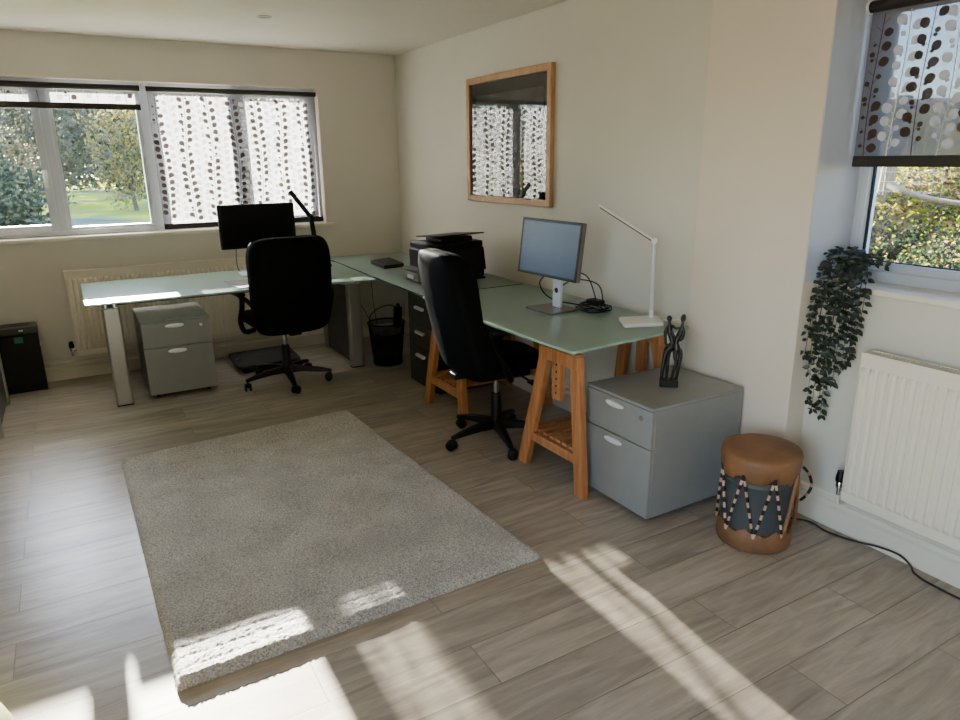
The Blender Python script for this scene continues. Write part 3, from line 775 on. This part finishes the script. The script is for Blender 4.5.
# ------------------------------------------------------------------ picture
PC = thing('framed_picture', 'oak framed picture with dark mount and glossy glass on the right wall', 'picture', (XW, 3.918, 1.62), -PI/2)
w, h, f = .988, .80, .040
m = MB(); frame_ring(m, -w/2, w/2, -h/2, h/2, -.032, -.002, f); m.build('frame', FRAMEW, PC, bevel=.003)
m = MB(); m.box(-w/2+.03, w/2-.03, -.010, -.004, -h/2+.03, h/2-.03); m.build('mount', MATB, PC, smooth=0)
m = MB(); m.box(-w/2+.10, w/2-.10, -.0125, -.010, -h/2+.10, h/2-.115); m.build('print', PRINT, PC, smooth=0)
m, nt, b, out = newmat('picture_glass'); nt.nodes.remove(b)
tr0 = N(nt, 'ShaderNodeBsdfTransparent'); gl0 = N(nt, 'ShaderNodeBsdfGlossy'); gl0.inputs['Roughness'].default_value = .0
fr0 = N(nt, 'ShaderNodeFresnel'); fr0.inputs['IOR'].default_value = 2.2; mx0 = N(nt, 'ShaderNodeMixShader')
nt.links.new(fr0.outputs[0], mx0.inputs[0]); nt.links.new(tr0.outputs[0], mx0.inputs[1]); nt.links.new(gl0.outputs[0], mx0.inputs[2]); nt.links.new(mx0.outputs[0], out.inputs['Surface'])
PGL = m
m = MB(); m.add([(-w/2+f-.004, -.019, -h/2+f-.004), (w/2-f+.004, -.019, -h/2+f-.004), (w/2-f+.004, -.019, h/2-f+.004), (-w/2+f-.004, -.019, h/2-f+.004)], [(0, 1, 2, 3)]); m.build('picture_glass', PGL, PC, smooth=0)

# ------------------------------------------------------------------ rug
def make_rug():
    c = [Vector((.071, 1.915)), Vector((1.398, 1.945)), Vector((1.318, 3.90)), Vector((.052, 3.815))]
    nu, nv = 230, 330; m = MB(); rn = random.Random(4); vs = []
    for j in range(nv+1):
        for i in range(nu+1):
            u, v = i/nu, j/nv
            p = c[0].lerp(c[1], u).lerp(c[3].lerp(c[2], u), v)
            e = min(u, 1-u)*1.33; e2 = min(v, 1-v)*1.95
            d = min(e, e2)
            z = .032*(min(1, d/.025))**.5 if d < .025 else .032
            z += rn.uniform(-.002, .002) if d > .004 else 0
            yv = v*1.95
            for y0, s in ((1.70, .005), (.10, .0025), (.155, .0025), (.21, .002), (.27, .002), (.05, .002)):
                y0 += .01*math.sin(u*5+y0*9)
                z -= s*math.exp(-((yv-y0)/.007)**2)
            z += .0015*math.sin(p.x*19+math.sin(p.y*11)*2)*math.sin(p.y*23)
            vs.append((p.x+(rn.uniform(-.0025, .0025)), p.y+rn.uniform(-.0025, .0025), max(.001, z)))
    w = nu+1
    fs = [(j*w+i, j*w+i+1, (j+1)*w+i+1, (j+1)*w+i) for j in range(nv) for i in range(nu)]
    m.add(vs, fs)
    return m.build('rug', RUG, smooth=180, merge=False)
tag(make_rug(), 'grey heathered pile rug lying on the plank floor', 'rug')

# ------------------------------------------------------------------ sculpture on the pedestal
SC = thing('sculpture', 'small black carving of two slender figures embracing on the grey pedestal', 'sculpture', (2.192, 2.107, .525), rad(-42))
m = MB(); m.box(-.040, .040, -.03, .03, 0, .030); m.build('plinth', BRONZE, SC, bevel=.004)
U = .00056
def P_(u, v, y=0): return ((u-258)*U, y, (650-v)*U)
def figure(chains, head, y):
    m = MB()
    for ch in chains:
        pts = catmull([P_(u, v, y+dy) for u, v, dy, r in ch], 6)
        rs = []
        for i in range(len(ch)-1):
            for k in range(6): rs.append((ch[i][3]*(1-k/6)+ch[i+1][3]*k/6)*U)
        rs.append(ch[-1][3]*U); m.tube(pts, rs, 12)
    hu, hv, hw, hh, hr = head
    c = Vector(P_(hu, hv, y)); R_ = Matrix.Rotation(hr, 3, 'Y')
    m.pillow(hw*U, hw*U*1.05, hh*U, 1, 1, lambda p: c+R_ @ p, 20, 14)
    return m.build('figure', BRONZE, SC, smooth=70)
figure([[(232, 128, 0, 13), (236, 150, 0, 12), (238, 175, 0, 20), (244, 215, 0, 24), (262, 262, 0, 22), (268, 300, 0, 20), (248, 345, 0, 32), (236, 380, 0, 26)],
        [(228, 350, -.004, 22), (216, 420, -.004, 17), (207, 500, -.004, 15), (201, 600, -.004, 11), (200, 622, -.004, 13)],
        [(244, 360, .006, 22), (243, 430, .006, 16), (242, 510, .006, 14), (238, 600, .006, 11), (236, 622, .006, 13)],
        [(222, 180, -.006, 14), (209, 205, -.010, 12), (212, 260, -.012, 10), (222, 310, -.012, 9), (262, 330, -.010, 9), (300, 315, -.010, 8)],
        [(246, 180, .004, 13), (262, 170, .006, 11), (285, 186, .004, 10), (318, 180, 0, 8), (336, 172, 0, 8)]],
       (233, 108, 40, 50, -.2), .004)
figure([[(335, 130, 0, 11), (331, 155, 0, 11), (332, 182, 0, 20), (318, 225, 0, 24), (300, 270, 0, 21), (296, 300, 0, 20), (304, 345, 0, 30), (308, 380, 0, 26)],
        [(322, 350, .004, 20), (334, 400, .004, 17), (326, 480, .004, 14), (314, 600, .004, 11), (312, 622, .004, 13)],
        [(292, 355, -.006, 22), (296, 420, -.008, 17), (304, 455, -.008, 15), (286, 540, -.008, 12), (276, 605, -.008, 10), (274, 622, -.008, 12)],
        [(344, 182, .004, 13), (348, 215, .008, 11), (338, 270, .010, 10), (300, 290, .014, 9), (262, 300, .014, 8)],
        [(322, 185, -.004, 12), (302, 230, -.014, 11), (278, 240, -.016, 9), (252, 200, -.012, 8)]],
       (335, 100, 40, 66, .15), -.002)

# ------------------------------------------------------------------ drum
DR = thing('drum', 'tan hide drum with slate shell and striped lacing on the floor by the pier', 'drum', (2.232, 1.628, 0), rad(-30.4))
RD = .139
m = MB(); m.lathe([(0, .02), (RD-.008, .02), (RD-.004, .15), (RD-.004, .27), (RD-.002, .275), (RD-.004, .28), (RD-.003, .37), (0, .37)], 56); m.build('shell', DRUMB, DR)
wav = lambda a: .012*math.sin(7*a)+.006*math.sin(15*a+1)+.004*math.sin(31*a)
m = MB(); m.lathe([(RD+.002, .300), (RD+.007, .304), (RD+.010, .345), (RD+.013, .376), (RD+.008, .393), (RD-.02, .400), (RD*.5, .403), (.002, .404)], 84, jit=lambda j, a: wav(a) if j < 2 else (wav(a)*.3 if j == 2 else .003*math.sin(a+1))); m.build('top_hide', HIDE, DR, smooth=60)
m = MB(); m.lathe([(RD-.03, .0), (RD+.0, .002), (RD+.006, .02), (RD+.005, .075), (RD+.001, .086), (RD-.004, .084)], 84, jit=lambda j, a: wav(a+.6)*.7 if j > 3 else 0); m.build('bottom_hide', HIDE, DR, smooth=60)
nl = 8
for k in range(nl):
    for s in (0, 1):
        a0 = 2*PI*(k)/nl; a1 = 2*PI*(k+.5)/nl if s == 0 else 2*PI*(k-.5)/nl
        plain = k in (7,)
        segs = 12; m = MB()
        P = []
        for i in range(segs*2+1):
            t_ = i/(segs*2); a = a0+(a1-a0)*t_; z = .325-.255*t_
            rr = RD+.007+.004*math.sin(PI*t_)*0
            P.append(Vector((rr*math.cos(a), rr*math.sin(a), z)))
        for i in range(segs):
            m.mat(2 if plain else i % 2); m.tube(P[2*i:2*i+3], .0075 if plain else .0055, 7)
        m.build('lace', [LACEB, LACEP, HIDE], DR, smooth=60)
# braided carry loop, sits toward the wall
m = MB(); pts = catmull([(.140, -.02, .325), (.165, -.005, .315), (.205, .01, .27), (.222, .015, .215), (.20, .01, .175), (.165, .0, .155), (.135, -.02, .15)], 6)
for i in range(0, len(pts)-1, 2):
    m.mat((i//2) % 3 == 2); m.tube(pts[i:i+3], .006, 7)
m.build('carry_loop', [LACEB, LACEP], DR)

# ------------------------------------------------------------------ hanging plant on the side sill
PL = thing('trailing_plant', 'dark green trailing pot plant hanging from the side window sill', 'plant', (2.625, 1.60, RZ0+.003))
m = MB(); m.lathe([(0, 0), (.035, 0), (.048, .075), (.052, .078), (.052, .088), (.044, .088), (.042, .07), (0, .07)], 28); m.build('pot', POTM, PL)
stems = MB(); leaves = MB(); rn = random.Random(12)
def leaf(p, d, size, droop=True):
    d = Vector(d).normalized(); up = Vector((rn.uniform(-.5, .5)-.5, rn.uniform(-.6, .4)-.4, rn.uniform(0, .6))).normalized()
    s = d.cross(up)
    if s.length < .05: s = d.cross(Vector((1, 0, 0)))
    s.normalize(); n = s.cross(d); q = Vector(p); w = size*.30
    L = [(0, 0), (.25, .8), (.5, 1), (.78, .55), (1, 0)]
    mid = [q+d*size*t+n*size*(-.10*t) for t, _ in L]
    vs = [mid[0]]; fs = []
    for (t, k), c in list(zip(L, mid))[1:4]: vs += [c+s*w*k+n*size*.07*k, c, c-s*w*k+n*size*.07*k]
    vs.append(mid[4])
    fs = [(0, 1, 2), (0, 2, 3), (1, 4, 5, 2), (2, 5, 6, 3), (4, 7, 8, 5), (5, 8, 9, 6), (7, 10, 8), (8, 10, 9)]
    leaves.add(vs, fs)
for k, (yo, drop) in enumerate([(.080, .16), (.070, .27), (.058, .34), (.046, .20), (.034, .45), (.020, .49), (.008, .36), (-.002, .51), (-.014, .44), (-.026, .24), (-.038, .36), (-.052, .30), (-.064, .16), (-.076, .30), (-.090, .24), (-.104, .27), (-.118, .17)]):
    x_out = -.080-.03*((k*5) % 7)/6
    lean = .10*yo
    pts = [(rn.uniform(-.02, .02), yo*.3, .075), (-.03, yo*.6, .105+rn.random()*.02), (x_out*.85, yo*.9, .055), (x_out, yo, -.05), (x_out-.004, yo+rn.uniform(-.008, .012)+.006, -.03-drop*.5), (x_out, yo+.012+rn.uniform(-.010, .012), -.03-drop)]
    c = catmull(pts, 10); stems.tube(c, .0011, 5)
    L = 0
    for i in range(2, len(c)):
        t_ = (c[min(i+1, len(c)-1)]-c[i-1]).normalized(); L += (c[i]-c[i-1]).length
        if L > .023 or i == len(c)-1:
            L = 0
            for s in (-1, 1):
                if rn.random() < .2: continue
                side = Vector((rn.uniform(-.7, .3), s, rn.uniform(-.1, .5)))
                leaf(c[i]+Vector((rn.uniform(-.008, .008), rn.uniform(-.004, .004), 0)), side+t_*.7, rn.uniform(.024, .037))
    leaf(c[-1], (0, .1, -1), .028)
for k in range(46):   # loose crown over the pot
    a = rn.random()*2*PI; r = .02+.06*rn.random(); p = Vector((r*math.cos(a)*.8-.015, max(-.10, min(.085, r*math.sin(a)*1.3)), .08+rn.random()*.055))
    stems.tube([(0, 0, .07), p*.6+Vector((0, 0, .03)), p], .0011, 5)
    leaf(p, (math.cos(a), math.sin(a), rn.uniform(-.5, .7)), rn.uniform(.020, .030)); leaf(p, (-math.sin(a), math.cos(a), rn.uniform(-.3, .5)), rn.uniform(.018, .028))
for k in range(9):    # sprigs reaching along the sill towards the window
    p = Vector((.03+rn.random()*.03, -.05-rn.random()*.09, .07+rn.random()*.07)); stems.tube([(0, 0, .07), p*.6+Vector((0, 0, .03)), p], .0011, 5)
    for s in (-1, 1): leaf(p, (.2*s, -.6, .5*s), .028)
stems.build('stem', STEMP, PL, smooth=60); leaves.build('foliage', LEAFP, PL, smooth=0, merge=False)

# ------------------------------------------------------------------ waste bin, adapter, foot rest
WB = thing('waste_bin', 'black mesh waste bin with a pale liner on the floor under the corner worktop', 'bin', (1.972, 4.80, 0))
m = MB(); m.lathe([(0, .004), (.108, .004), (.138, .315)], 40); m.f.pop(); m.m.pop(); bn = m.build('bin_body', BINM, WB)
m = MB(); pts = [(.138*math.cos(a), .138*math.sin(a), .317) for a in [2*PI*i/40 for i in range(41)]]; m.tube(pts, .007, 8); m.build('rim', BLACK, WB)
m = MB(); m.lathe([(0, 0), (.112, 0), (.112, .012), (0, .012)], 40); m.build('bin_foot', BLACK, WB)
m = MB(); rn = random.Random(9); m.lathe([(.120, .275), (.10, .245), (.075, .255), (.05, .235), (.0, .24)], 30, jit=lambda j, a: .018*math.sin(3*a+j)+.012*math.sin(7*a+2*j)); m.f.pop(0) if False else None
tag(m.build('bin_liner', BAG, loc=(1.972, 4.80, 0), smooth=30), 'crumpled pale plastic liner inside the black waste bin', 'bin liner')
m = MB(); m.box(-.028, .028, -.02, .02, 0, .16); m.box(-.013, .013, -.01, .01, .158, .185)
PA = tag(m.build('power_adapter', BLACK, bevel=.006, loc=(2.032, 4.735, .285), rot=(rad(4), rad(3), 0)), 'black plug adapter sticking up out of the waste bin', 'power adapter')
m = MB(); m.tube(catmull([(2.032, 4.735, .42), (2.0, 4.75, .455), (1.93, 4.79, .44), (1.865, 4.82, .39), (1.845, 4.82, .335)], 8), .004, 7); tag(m.build('looped_cable', BLACK), 'thick black lead looping from the adapter over the bin rim', 'cable')
for pts, lb in (([(1.95, 5.64, .72), (1.95, 5.645, .55), (1.97, 5.63, .45), (2.04, 5.60, .36), (2.10, 5.50, .20), (2.14, 5.45, .006)], 'thin dark lead falling behind the bin from the back of the worktop'),
                ([(2.20, 5.645, .72), (2.20, 5.64, .40), (2.21, 5.62, .2), (2.22, 5.55, .006)], 'thin grey lead falling straight down the wall by the drawer unit')):
    m = MB(); m.tube(catmull(pts, 8), .0028, 6); tag(m.build('hanging_cable', CORDC), lb, 'cable', 'leads under the corner worktop')

FR = thing('footrest', 'black sloping footrest on the floor under the glass desk', 'footrest', (1.135, 5.222, 0), rad(3))
m = MB(); m.box(-.19, .19, -.13, .13, 0, .05); m.build('footrest_base', BLACK, FR, bevel=.01)
m = MB(); m.prism(rounded_poly([(-.235, -.16), (.235, -.16), (.235, .16), (-.235, .16)], .04), .062, .085); m.build('platform', BLACKR, FR, bevel=.008, rot=(rad(7), 0, 0))
for s in (-1, 1):
    m = MB(); m.cyl((s*.205, -.02, .06), (s*.18, -.02, .06), .035, n=18); m.build('pivot', BLACK, FR)

# ------------------------------------------------------------------ black shredder, grey cabinet, yellow cushion at the edge of view
SH = thing('paper_shredder', 'black upright box with grey top strip and green sticker on the floor by the wall', 'shredder', (-.42, 5.47, 0), rad(2))
m = MB(); m.box(-.13, .13, -.02, .15, 0, .40); m.build('bin_body', BLACK, SH, bevel=.006)
m = MB(); m.box(-.135, .135, -.028, .155, .40, .45); hd = m.build('shredder_head', DARKP, SH, bevel=.008)
m = MB(); m.box(-.09, .09, .05, .062, .449, .4515); m.build('slot', BLACK, hd, smooth=0)
m = MB(); m.box(.025, .05, -.032, -.027, .425, .435); m.build('button', SILVER, hd, bevel=.002)
m = MB(); m.box(-.01, .04, -.022, -.019, .345, .385); m.build('sticker', GREENS, SH, smooth=0)
for za, zb in ((.30, .325), (.235, .25)):
    m = MB(); m.box(.128, .142, .02, .045, za, zb); m.build('latch', SILVER, SH, bevel=.002)

CB = thing('cabinet', 'low dark cabinet with pale metal corner posts cut off by the picture edge', 'cabinet', (-.74, 4.90, 0))
m = MB(); m.box(-.235, .228, -.335, .335, .03, .70); m.build('carcass', DARKP, CB, bevel=.003)
m = MB(); m.box(-.245, .245, -.355, .355, .70, .722); m.build('top_panel', GREYT, CB, bevel=.003)
for sx in (-1, 1):
    for sy in (-1, 1):
        m = MB(); m.box(sx*.225-.015, sx*.225+.015, sy*.33-.018, sy*.33+.018, 0, .70); m.build('corner_post', ALU, CB, bevel=.003)
for s in (-1, 1):
    m = MB(); m.box(-.222 if s < 0 else .003, -.003 if s < 0 else .208, -.350, -.336, .05, .69); dr = m.build('door', GREYM, CB, bevel=.002)
    m = MB(); m.box(s*.03-.005, s*.03+.005, -.365, -.35, .34, .46); m.build('handle', SILVER, dr, bevel=.002)

CU = thing('floor_cushion', 'yellow-green rounded floor cushion cut off at the lower corner of the photo', 'cushion', (-.535, 1.85, 0))
m = MB(); m.pillow(.44, .44, .20, .95, .8, lambda p: Vector((p.x, p.y, p.z+.10)), 40, 20); cu = m.build('cover', YEL, CU, smooth=70)
m = MB(); m.tube([(.222*math.cos(2*PI*i/40), .222*math.sin(2*PI*i/40), .10) for i in range(41)], .005, 6); m.build('piping', YEL, CU)
# ------------------------------------------------------------------ leads on the floor and from the lamp, ceiling light
m = MB(); m.tube(catmull([(2.47, 1.66, .004), (2.53, 1.58, .005), (2.52, 1.49, .004), (2.545, 1.38, .006), (2.552, 1.30, .022), (2.555, 1.22, .028), (2.55, 1.17, .010), (2.52, 1.135, .004), (2.50, 1.06, .004), (2.50, .9, .004), (2.53, .6, .004)], 8), .004, 8)
tag(m.build('floor_cable', CORDC), 'dark lead running along the skirting under the side window radiator', 'cable')
m = MB(); m.tube(catmull([(2.40, 2.40, ZT+.012), (2.455, 2.36, ZT+.012), (2.492, 2.335, ZT+.005), (2.503, 2.325, .66), (2.504, 2.32, .50), (2.504, 2.33, .3)], 8), .003, 7)
tag(m.build('lamp_cable', WHITEP), 'thin white lead dropping off the worktop beside the sculpture', 'cable')
DL = thing('downlight', 'small round recessed ceiling downlight', 'ceiling light', (1.178, 4.51, H_C))
m = MB(); m.lathe([(.030, -.003), (.043, -.003), (.045, 0.0), (.030, -.0005)], 32); m.f = m.f[:-2]; m.m = m.m[:-2]; m.build('trim_ring', CHROME, DL)
m = MB(); m.lathe([(0, -.0015), (.031, -.0015), (.031, -.0005), (0, -.0005)], 28); m.build('lamp_face', mat('lamp_lens', '#77706a', .3), DL)

# ------------------------------------------------------------------ outside
m = MB(); m.add([(-45, 6.05, -.25), (60, 6.05, -.25), (60, 90, -.25), (-45, 90, -.25)], [(0, 1, 2, 3)]); o = struct(m.build('lawn', LAWN, smooth=0))
def leaf_cloud(name, n, dims, size, mats, seed, flat=.25):
    rn = random.Random(seed); m = MB()
    for i in range(n):
        d = Vector((rn.gauss(0, 1), rn.gauss(0, 1), rn.gauss(0, 1))).normalized()
        r = rn.random()**.35
        lump = 1+.22*math.sin(d.x*5+seed)*math.sin(d.z*6+seed*2)+.12*math.sin(d.y*9)
        c = Vector((d.x*dims[0], d.y*dims[1], d.z*dims[2]))*r*lump
        a = Vector((rn.gauss(0, 1), rn.gauss(0, 1), rn.gauss(0, 1))).normalized(); b = a.orthogonal().normalized(); s = size*rn.uniform(.6, 1.3)
        m.mat(0 if rn.random() < .6 else 1)
        m.add([c-a*s*.5, c+b*s*.32, c+a*s*.5, c-b*s*.32], [(0, 1, 2, 3)])
    return m
DKL = leaf_mat('evergreen_leaf', '#252d26', '#444b3c', .2, 2); MDL = leaf_mat('mid_leaf', '#484c3a', '#6c6e56', .3, 2)
YLL = leaf_mat('autumn_leaf', '#7d743c', '#a89858', .4, 2); BRL = leaf_mat('bare_twig', '#504d45', '#716d62', .2, 2)
def tree(name, label, cat, x, y, cx, cz, dims, mats, n, size, seed, trunk=.12, group='trees and shrubs in the garden'):
    t = thing(name, label, cat, (x, y, -.25), 0, group)
    leaf_cloud(name, n, dims, size, mats, seed).build('foliage', mats, t, smooth=0, loc=(0, 0, cz), merge=False)
    rn = random.Random(seed); m = MB()
    trunk *= .75
    m.tube(catmull([(0, 0, 0), (rn.uniform(-.2, .2), 0, cz*.5), (rn.uniform(-.2, .2), 0, cz+dims[2]*.5)], 5), [trunk*(1-.05*i) for i in range(11)], 9)
    for k in range(6):
        a = rn.random()*6.28; z0 = cz*.4+rn.random()*cz*.6
        m.tube([(0, 0, z0), (dims[0]*.35*math.cos(a), dims[1]*.35*math.sin(a), z0+dims[2]*.3), (dims[0]*.75*math.cos(a), dims[1]*.75*math.sin(a), z0+dims[2]*.55)], [trunk*.4, trunk*.25, trunk*.1], 6)
    m.build('trunk', TRUNK, t)
    return t
trs = [
 ('shrub', 'dark evergreen shrub at the left end of the garden lawn', 'shrub', -1.75, 21, 0, .75, (1.5, 1.2, 1.15), (DKL, MDL), 5500, .15, 1),
 ('tree', 'grey-green tree behind the dark evergreen shrub', 'tree', -5.6, 32, 0, 3.6, (3.0, 2.0, 3.4), (MDL, DKL), 8000, .25, 2),
 ('tree', 'bare twiggy tree between the window panes beyond the lawn', 'tree', -.35, 36, 0, 3.6, (2.6, 2.0, 3.6), (BRL, MDL), 8000, .2, 3),
 ('tree', 'yellow-leaved tree with a grey trunk beyond the lawn', 'tree', 2.35, 30, 0, 2.2, (1.5, 1.3, 2.1), (YLL, BRL), 4200, .15, 4),
 ('tree', 'dark green tree rising above the yellow-leaved tree', 'tree', 3.1, 44, 0, 4.2, (3.2, 2.0, 3.4), (DKL, MDL), 8000, .26, 5),
 ('shrub', 'green bush showing against the centre mullion of the wide window', 'shrub', 4.2, 24, 0, 1.0, (1.6, 1.3, 1.4), (MDL, YLL), 4500, .16, 6),
 ('tree', 'tall tree veiled by the lowered blind, next to the mullion', 'tree', 6.6, 34, 0, 3.4, (3.0, 2.0, 3.2), (MDL, BRL), 7000, .28, 7),
 ('tree', 'tree veiled by the lowered blind at its far side', 'tree', 14.0, 40, 0, 3.4, (3.0, 2.2, 3.2), (DKL, MDL), 7000, .28, 8),
 ('tree', 'dark tree at the far left beyond the garden shrub', 'tree', -13.0, 35, 0, 3.6, (3.2, 2.0, 3.4), (DKL, BRL), 7000, .28, 9)]
for nme, lb, ct, x, y, cx, cz, dims, mats, n, size, sd in trs: tree(nme, lb, ct, x, y, cx, cz, dims, mats, n, size, sd)

HGL = leaf_mat('hedge_leaf', '#2a302a', '#434739', .08, .6); HGL2 = leaf_mat('hedge_leaf_light', '#484b3d', '#64644f', .12, .6)
hg = leaf_cloud('hedge', 15000, (17, 1.2, 3.6), .42, (HGL, HGL2), 33).build('hedge', (HGL, HGL2), smooth=0, loc=(2.5, 56, 2.9), merge=False)
tag(hg, 'long dark hedge closing the far end of the garden behind the trees', 'hedge', kind='stuff')
# bank beside the side window
def bank_h(x, y):
    q = .62+.80*(x-3.2)
    q = q if q < 1.5 else 1.5+.35*(1-math.exp(-(q-1.5)/.35))
    return q+.05*math.sin(y*3+x*2)+.04*math.sin(x*7+y*5)
nx, ny = 40, 80; m = MB()
vs = [(3.05+4.5*i/nx, -2+14*j/ny, max(-.3, bank_h(3.05+4.5*i/nx, -2+14*j/ny))) for j in range(ny+1) for i in range(nx+1)]
m.add(vs, [(j*(nx+1)+i, j*(nx+1)+i+1, (j+1)*(nx+1)+i+1, (j+1)*(nx+1)+i) for j in range(ny) for i in range(nx)])
o = m.build('garden_bank', SOIL); struct(o)
IV1 = leaf_mat('ivy_leaf', '#7f8a26', '#bdb238', .35, 3); IV2 = leaf_mat('pale_dead_leaf', '#8a6a4a', '#b8946c', .3, 3); IV3 = leaf_mat('shaded_ivy', '#2b3a2a', '#46543c', .3, 3)
rn = random.Random(21); m = MB()
for i in range(60000):
    x = 3.15+rn.random()**1.2*1.9; y = .8+rn.random()*2.4; z = bank_h(x, y)+rn.random()*.07
    a = Vector((rn.gauss(0, 1), rn.gauss(0, 1), rn.gauss(0, .6))).normalized(); b = a.orthogonal().normalized(); s = rn.uniform(.012, .028)
    k = rn.random()
    if x < 3.80: m.mat(2 if k < .78 else (0 if k < .92 else 1))  # shade on the low part of the bank put in as darker leaves
    else: m.mat(0 if k < .58 else (1 if k < .72 else 2))
    c = Vector((x, y, z)); m.add([c-a*s*.5, c+b*s*.38, c+a*s*.5, c-b*s*.38], [(0, 1, 2, 3)])
iv = m.build('ivy', [IV1, IV2, IV3], smooth=0, merge=False); tag(iv, 'ivy and fallen leaves covering the bank outside the side window', 'ivy', kind='stuff')
FP = thing('fence_post', 'pale wooden fence post on the bank outside the side window', 'fence post', (3.90, 2.275, 1.05))
m = MB(); m.prism(rounded_poly([(-.03, -.03), (.03, -.03), (.03, .03), (-.03, .03)], .010), -.15, .75, Matrix.Rotation(rad(4), 4, 'X')); m.build('post', FENCEW, FP)
m = MB()
for k in range(9): m.cyl((-.04, 0, .26+k*.05), (-.04, -.33, .26+k*.05), .0015, n=5)
for k in range(7): m.cyl((-.04, -.03-k*.05, .24), (-.04, -.03-k*.05, .68), .0013, n=5)
m.build('wire_mesh', ALU, FP)
m = MB(); m.tube(catmull([(3.83, 2.20, 1.345), (3.82, 2.1, 1.31), (3.83, 1.95, 1.275), (3.85, 1.75, 1.255), (3.87, 1.5, 1.24)], 5), [.019-.0005*i for i in range(21)], 10)
tag(m.build('branch', FENCEW), 'pale bare branch lying across the bank outside the side window', 'branch')

# ------------------------------------------------------------------ light
SUN_EL = math.atan(.292)
sd = bpy.data.lights.new('sun', 'SUN'); sd.energy = 98; sd.angle = rad(.7); sd.color = (1, .925, .82)
so = bpy.data.objects.new('sun', sd); COL.objects.link(so)
so.rotation_euler = Vector((.016, 1, .292)).to_track_quat('Z', 'Y').to_euler()
wd = bpy.data.worlds.new('sky'); scene.world = wd; wd.use_nodes = True; nt = wd.node_tree
sk = nt.nodes.new('ShaderNodeTexSky'); sk.sky_type = 'NISHITA'; sk.sun_disc = False; sk.sun_elevation = rad(38); sk.sun_rotation = 0; sk.altitude = 50
tn = nt.nodes.new('ShaderNodeMix'); tn.data_type = 'RGBA'; tn.blend_type = 'MULTIPLY'; tn.inputs['Factor'].default_value = 1; tn.inputs['B'].default_value = (.86, .96, 1.12, 1)
nt.links.new(sk.outputs[0], tn.inputs['A']); nt.links.new(tn.outputs['Result'], nt.nodes['Background'].inputs['Color']); nt.nodes['Background'].inputs['Strength'].default_value = 1.4
def fill_light(name, loc, direction, sx, sy, power, col):
    d = bpy.data.lights.new(name, 'AREA'); d.shape = 'RECTANGLE'; d.size = sx; d.size_y = sy; d.energy = power; d.color = col
    o = bpy.data.objects.new(name, d); COL.objects.link(o); o.location = loc
    o.rotation_euler = (-Vector(direction)).to_track_quat('Z', 'Y').to_euler()
fill_light('room_fill', (XL-.35, -.4, 1.15), (1, 0.0, 0), 2.1, 2.0, 17, (1, .90, .76))  # added lamp outside the made-up door, warm fill for the room

# ------------------------------------------------------------------ camera
R = [[0.8627703688271448, -0.5054877424663279, -0.010461017644948788], [-0.1493762083715776, -0.23508048051169728, -0.9604290270784825], [0.48302591964241787, 0.8301923330763088, -0.27832831522306606]]
cd = bpy.data.cameras.new('camera'); cd.sensor_width = 36; cd.lens = 693.37/960*36; cd.clip_start = .05; cd.clip_end = 300
co = bpy.data.objects.new('camera', cd); COL.objects.link(co)
co.matrix_world = Matrix(((R[0][0], -R[1][0], -R[2][0], 0), (R[0][1], -R[1][1], -R[2][1], 0), (R[0][2], -R[1][2], -R[2][2], 1.5), (0, 0, 0, 1)))
scene.camera = co
scene.view_settings.view_transform = 'AgX'
scene.view_settings.look = 'AgX - Base Contrast'
scene.view_settings.exposure = .78
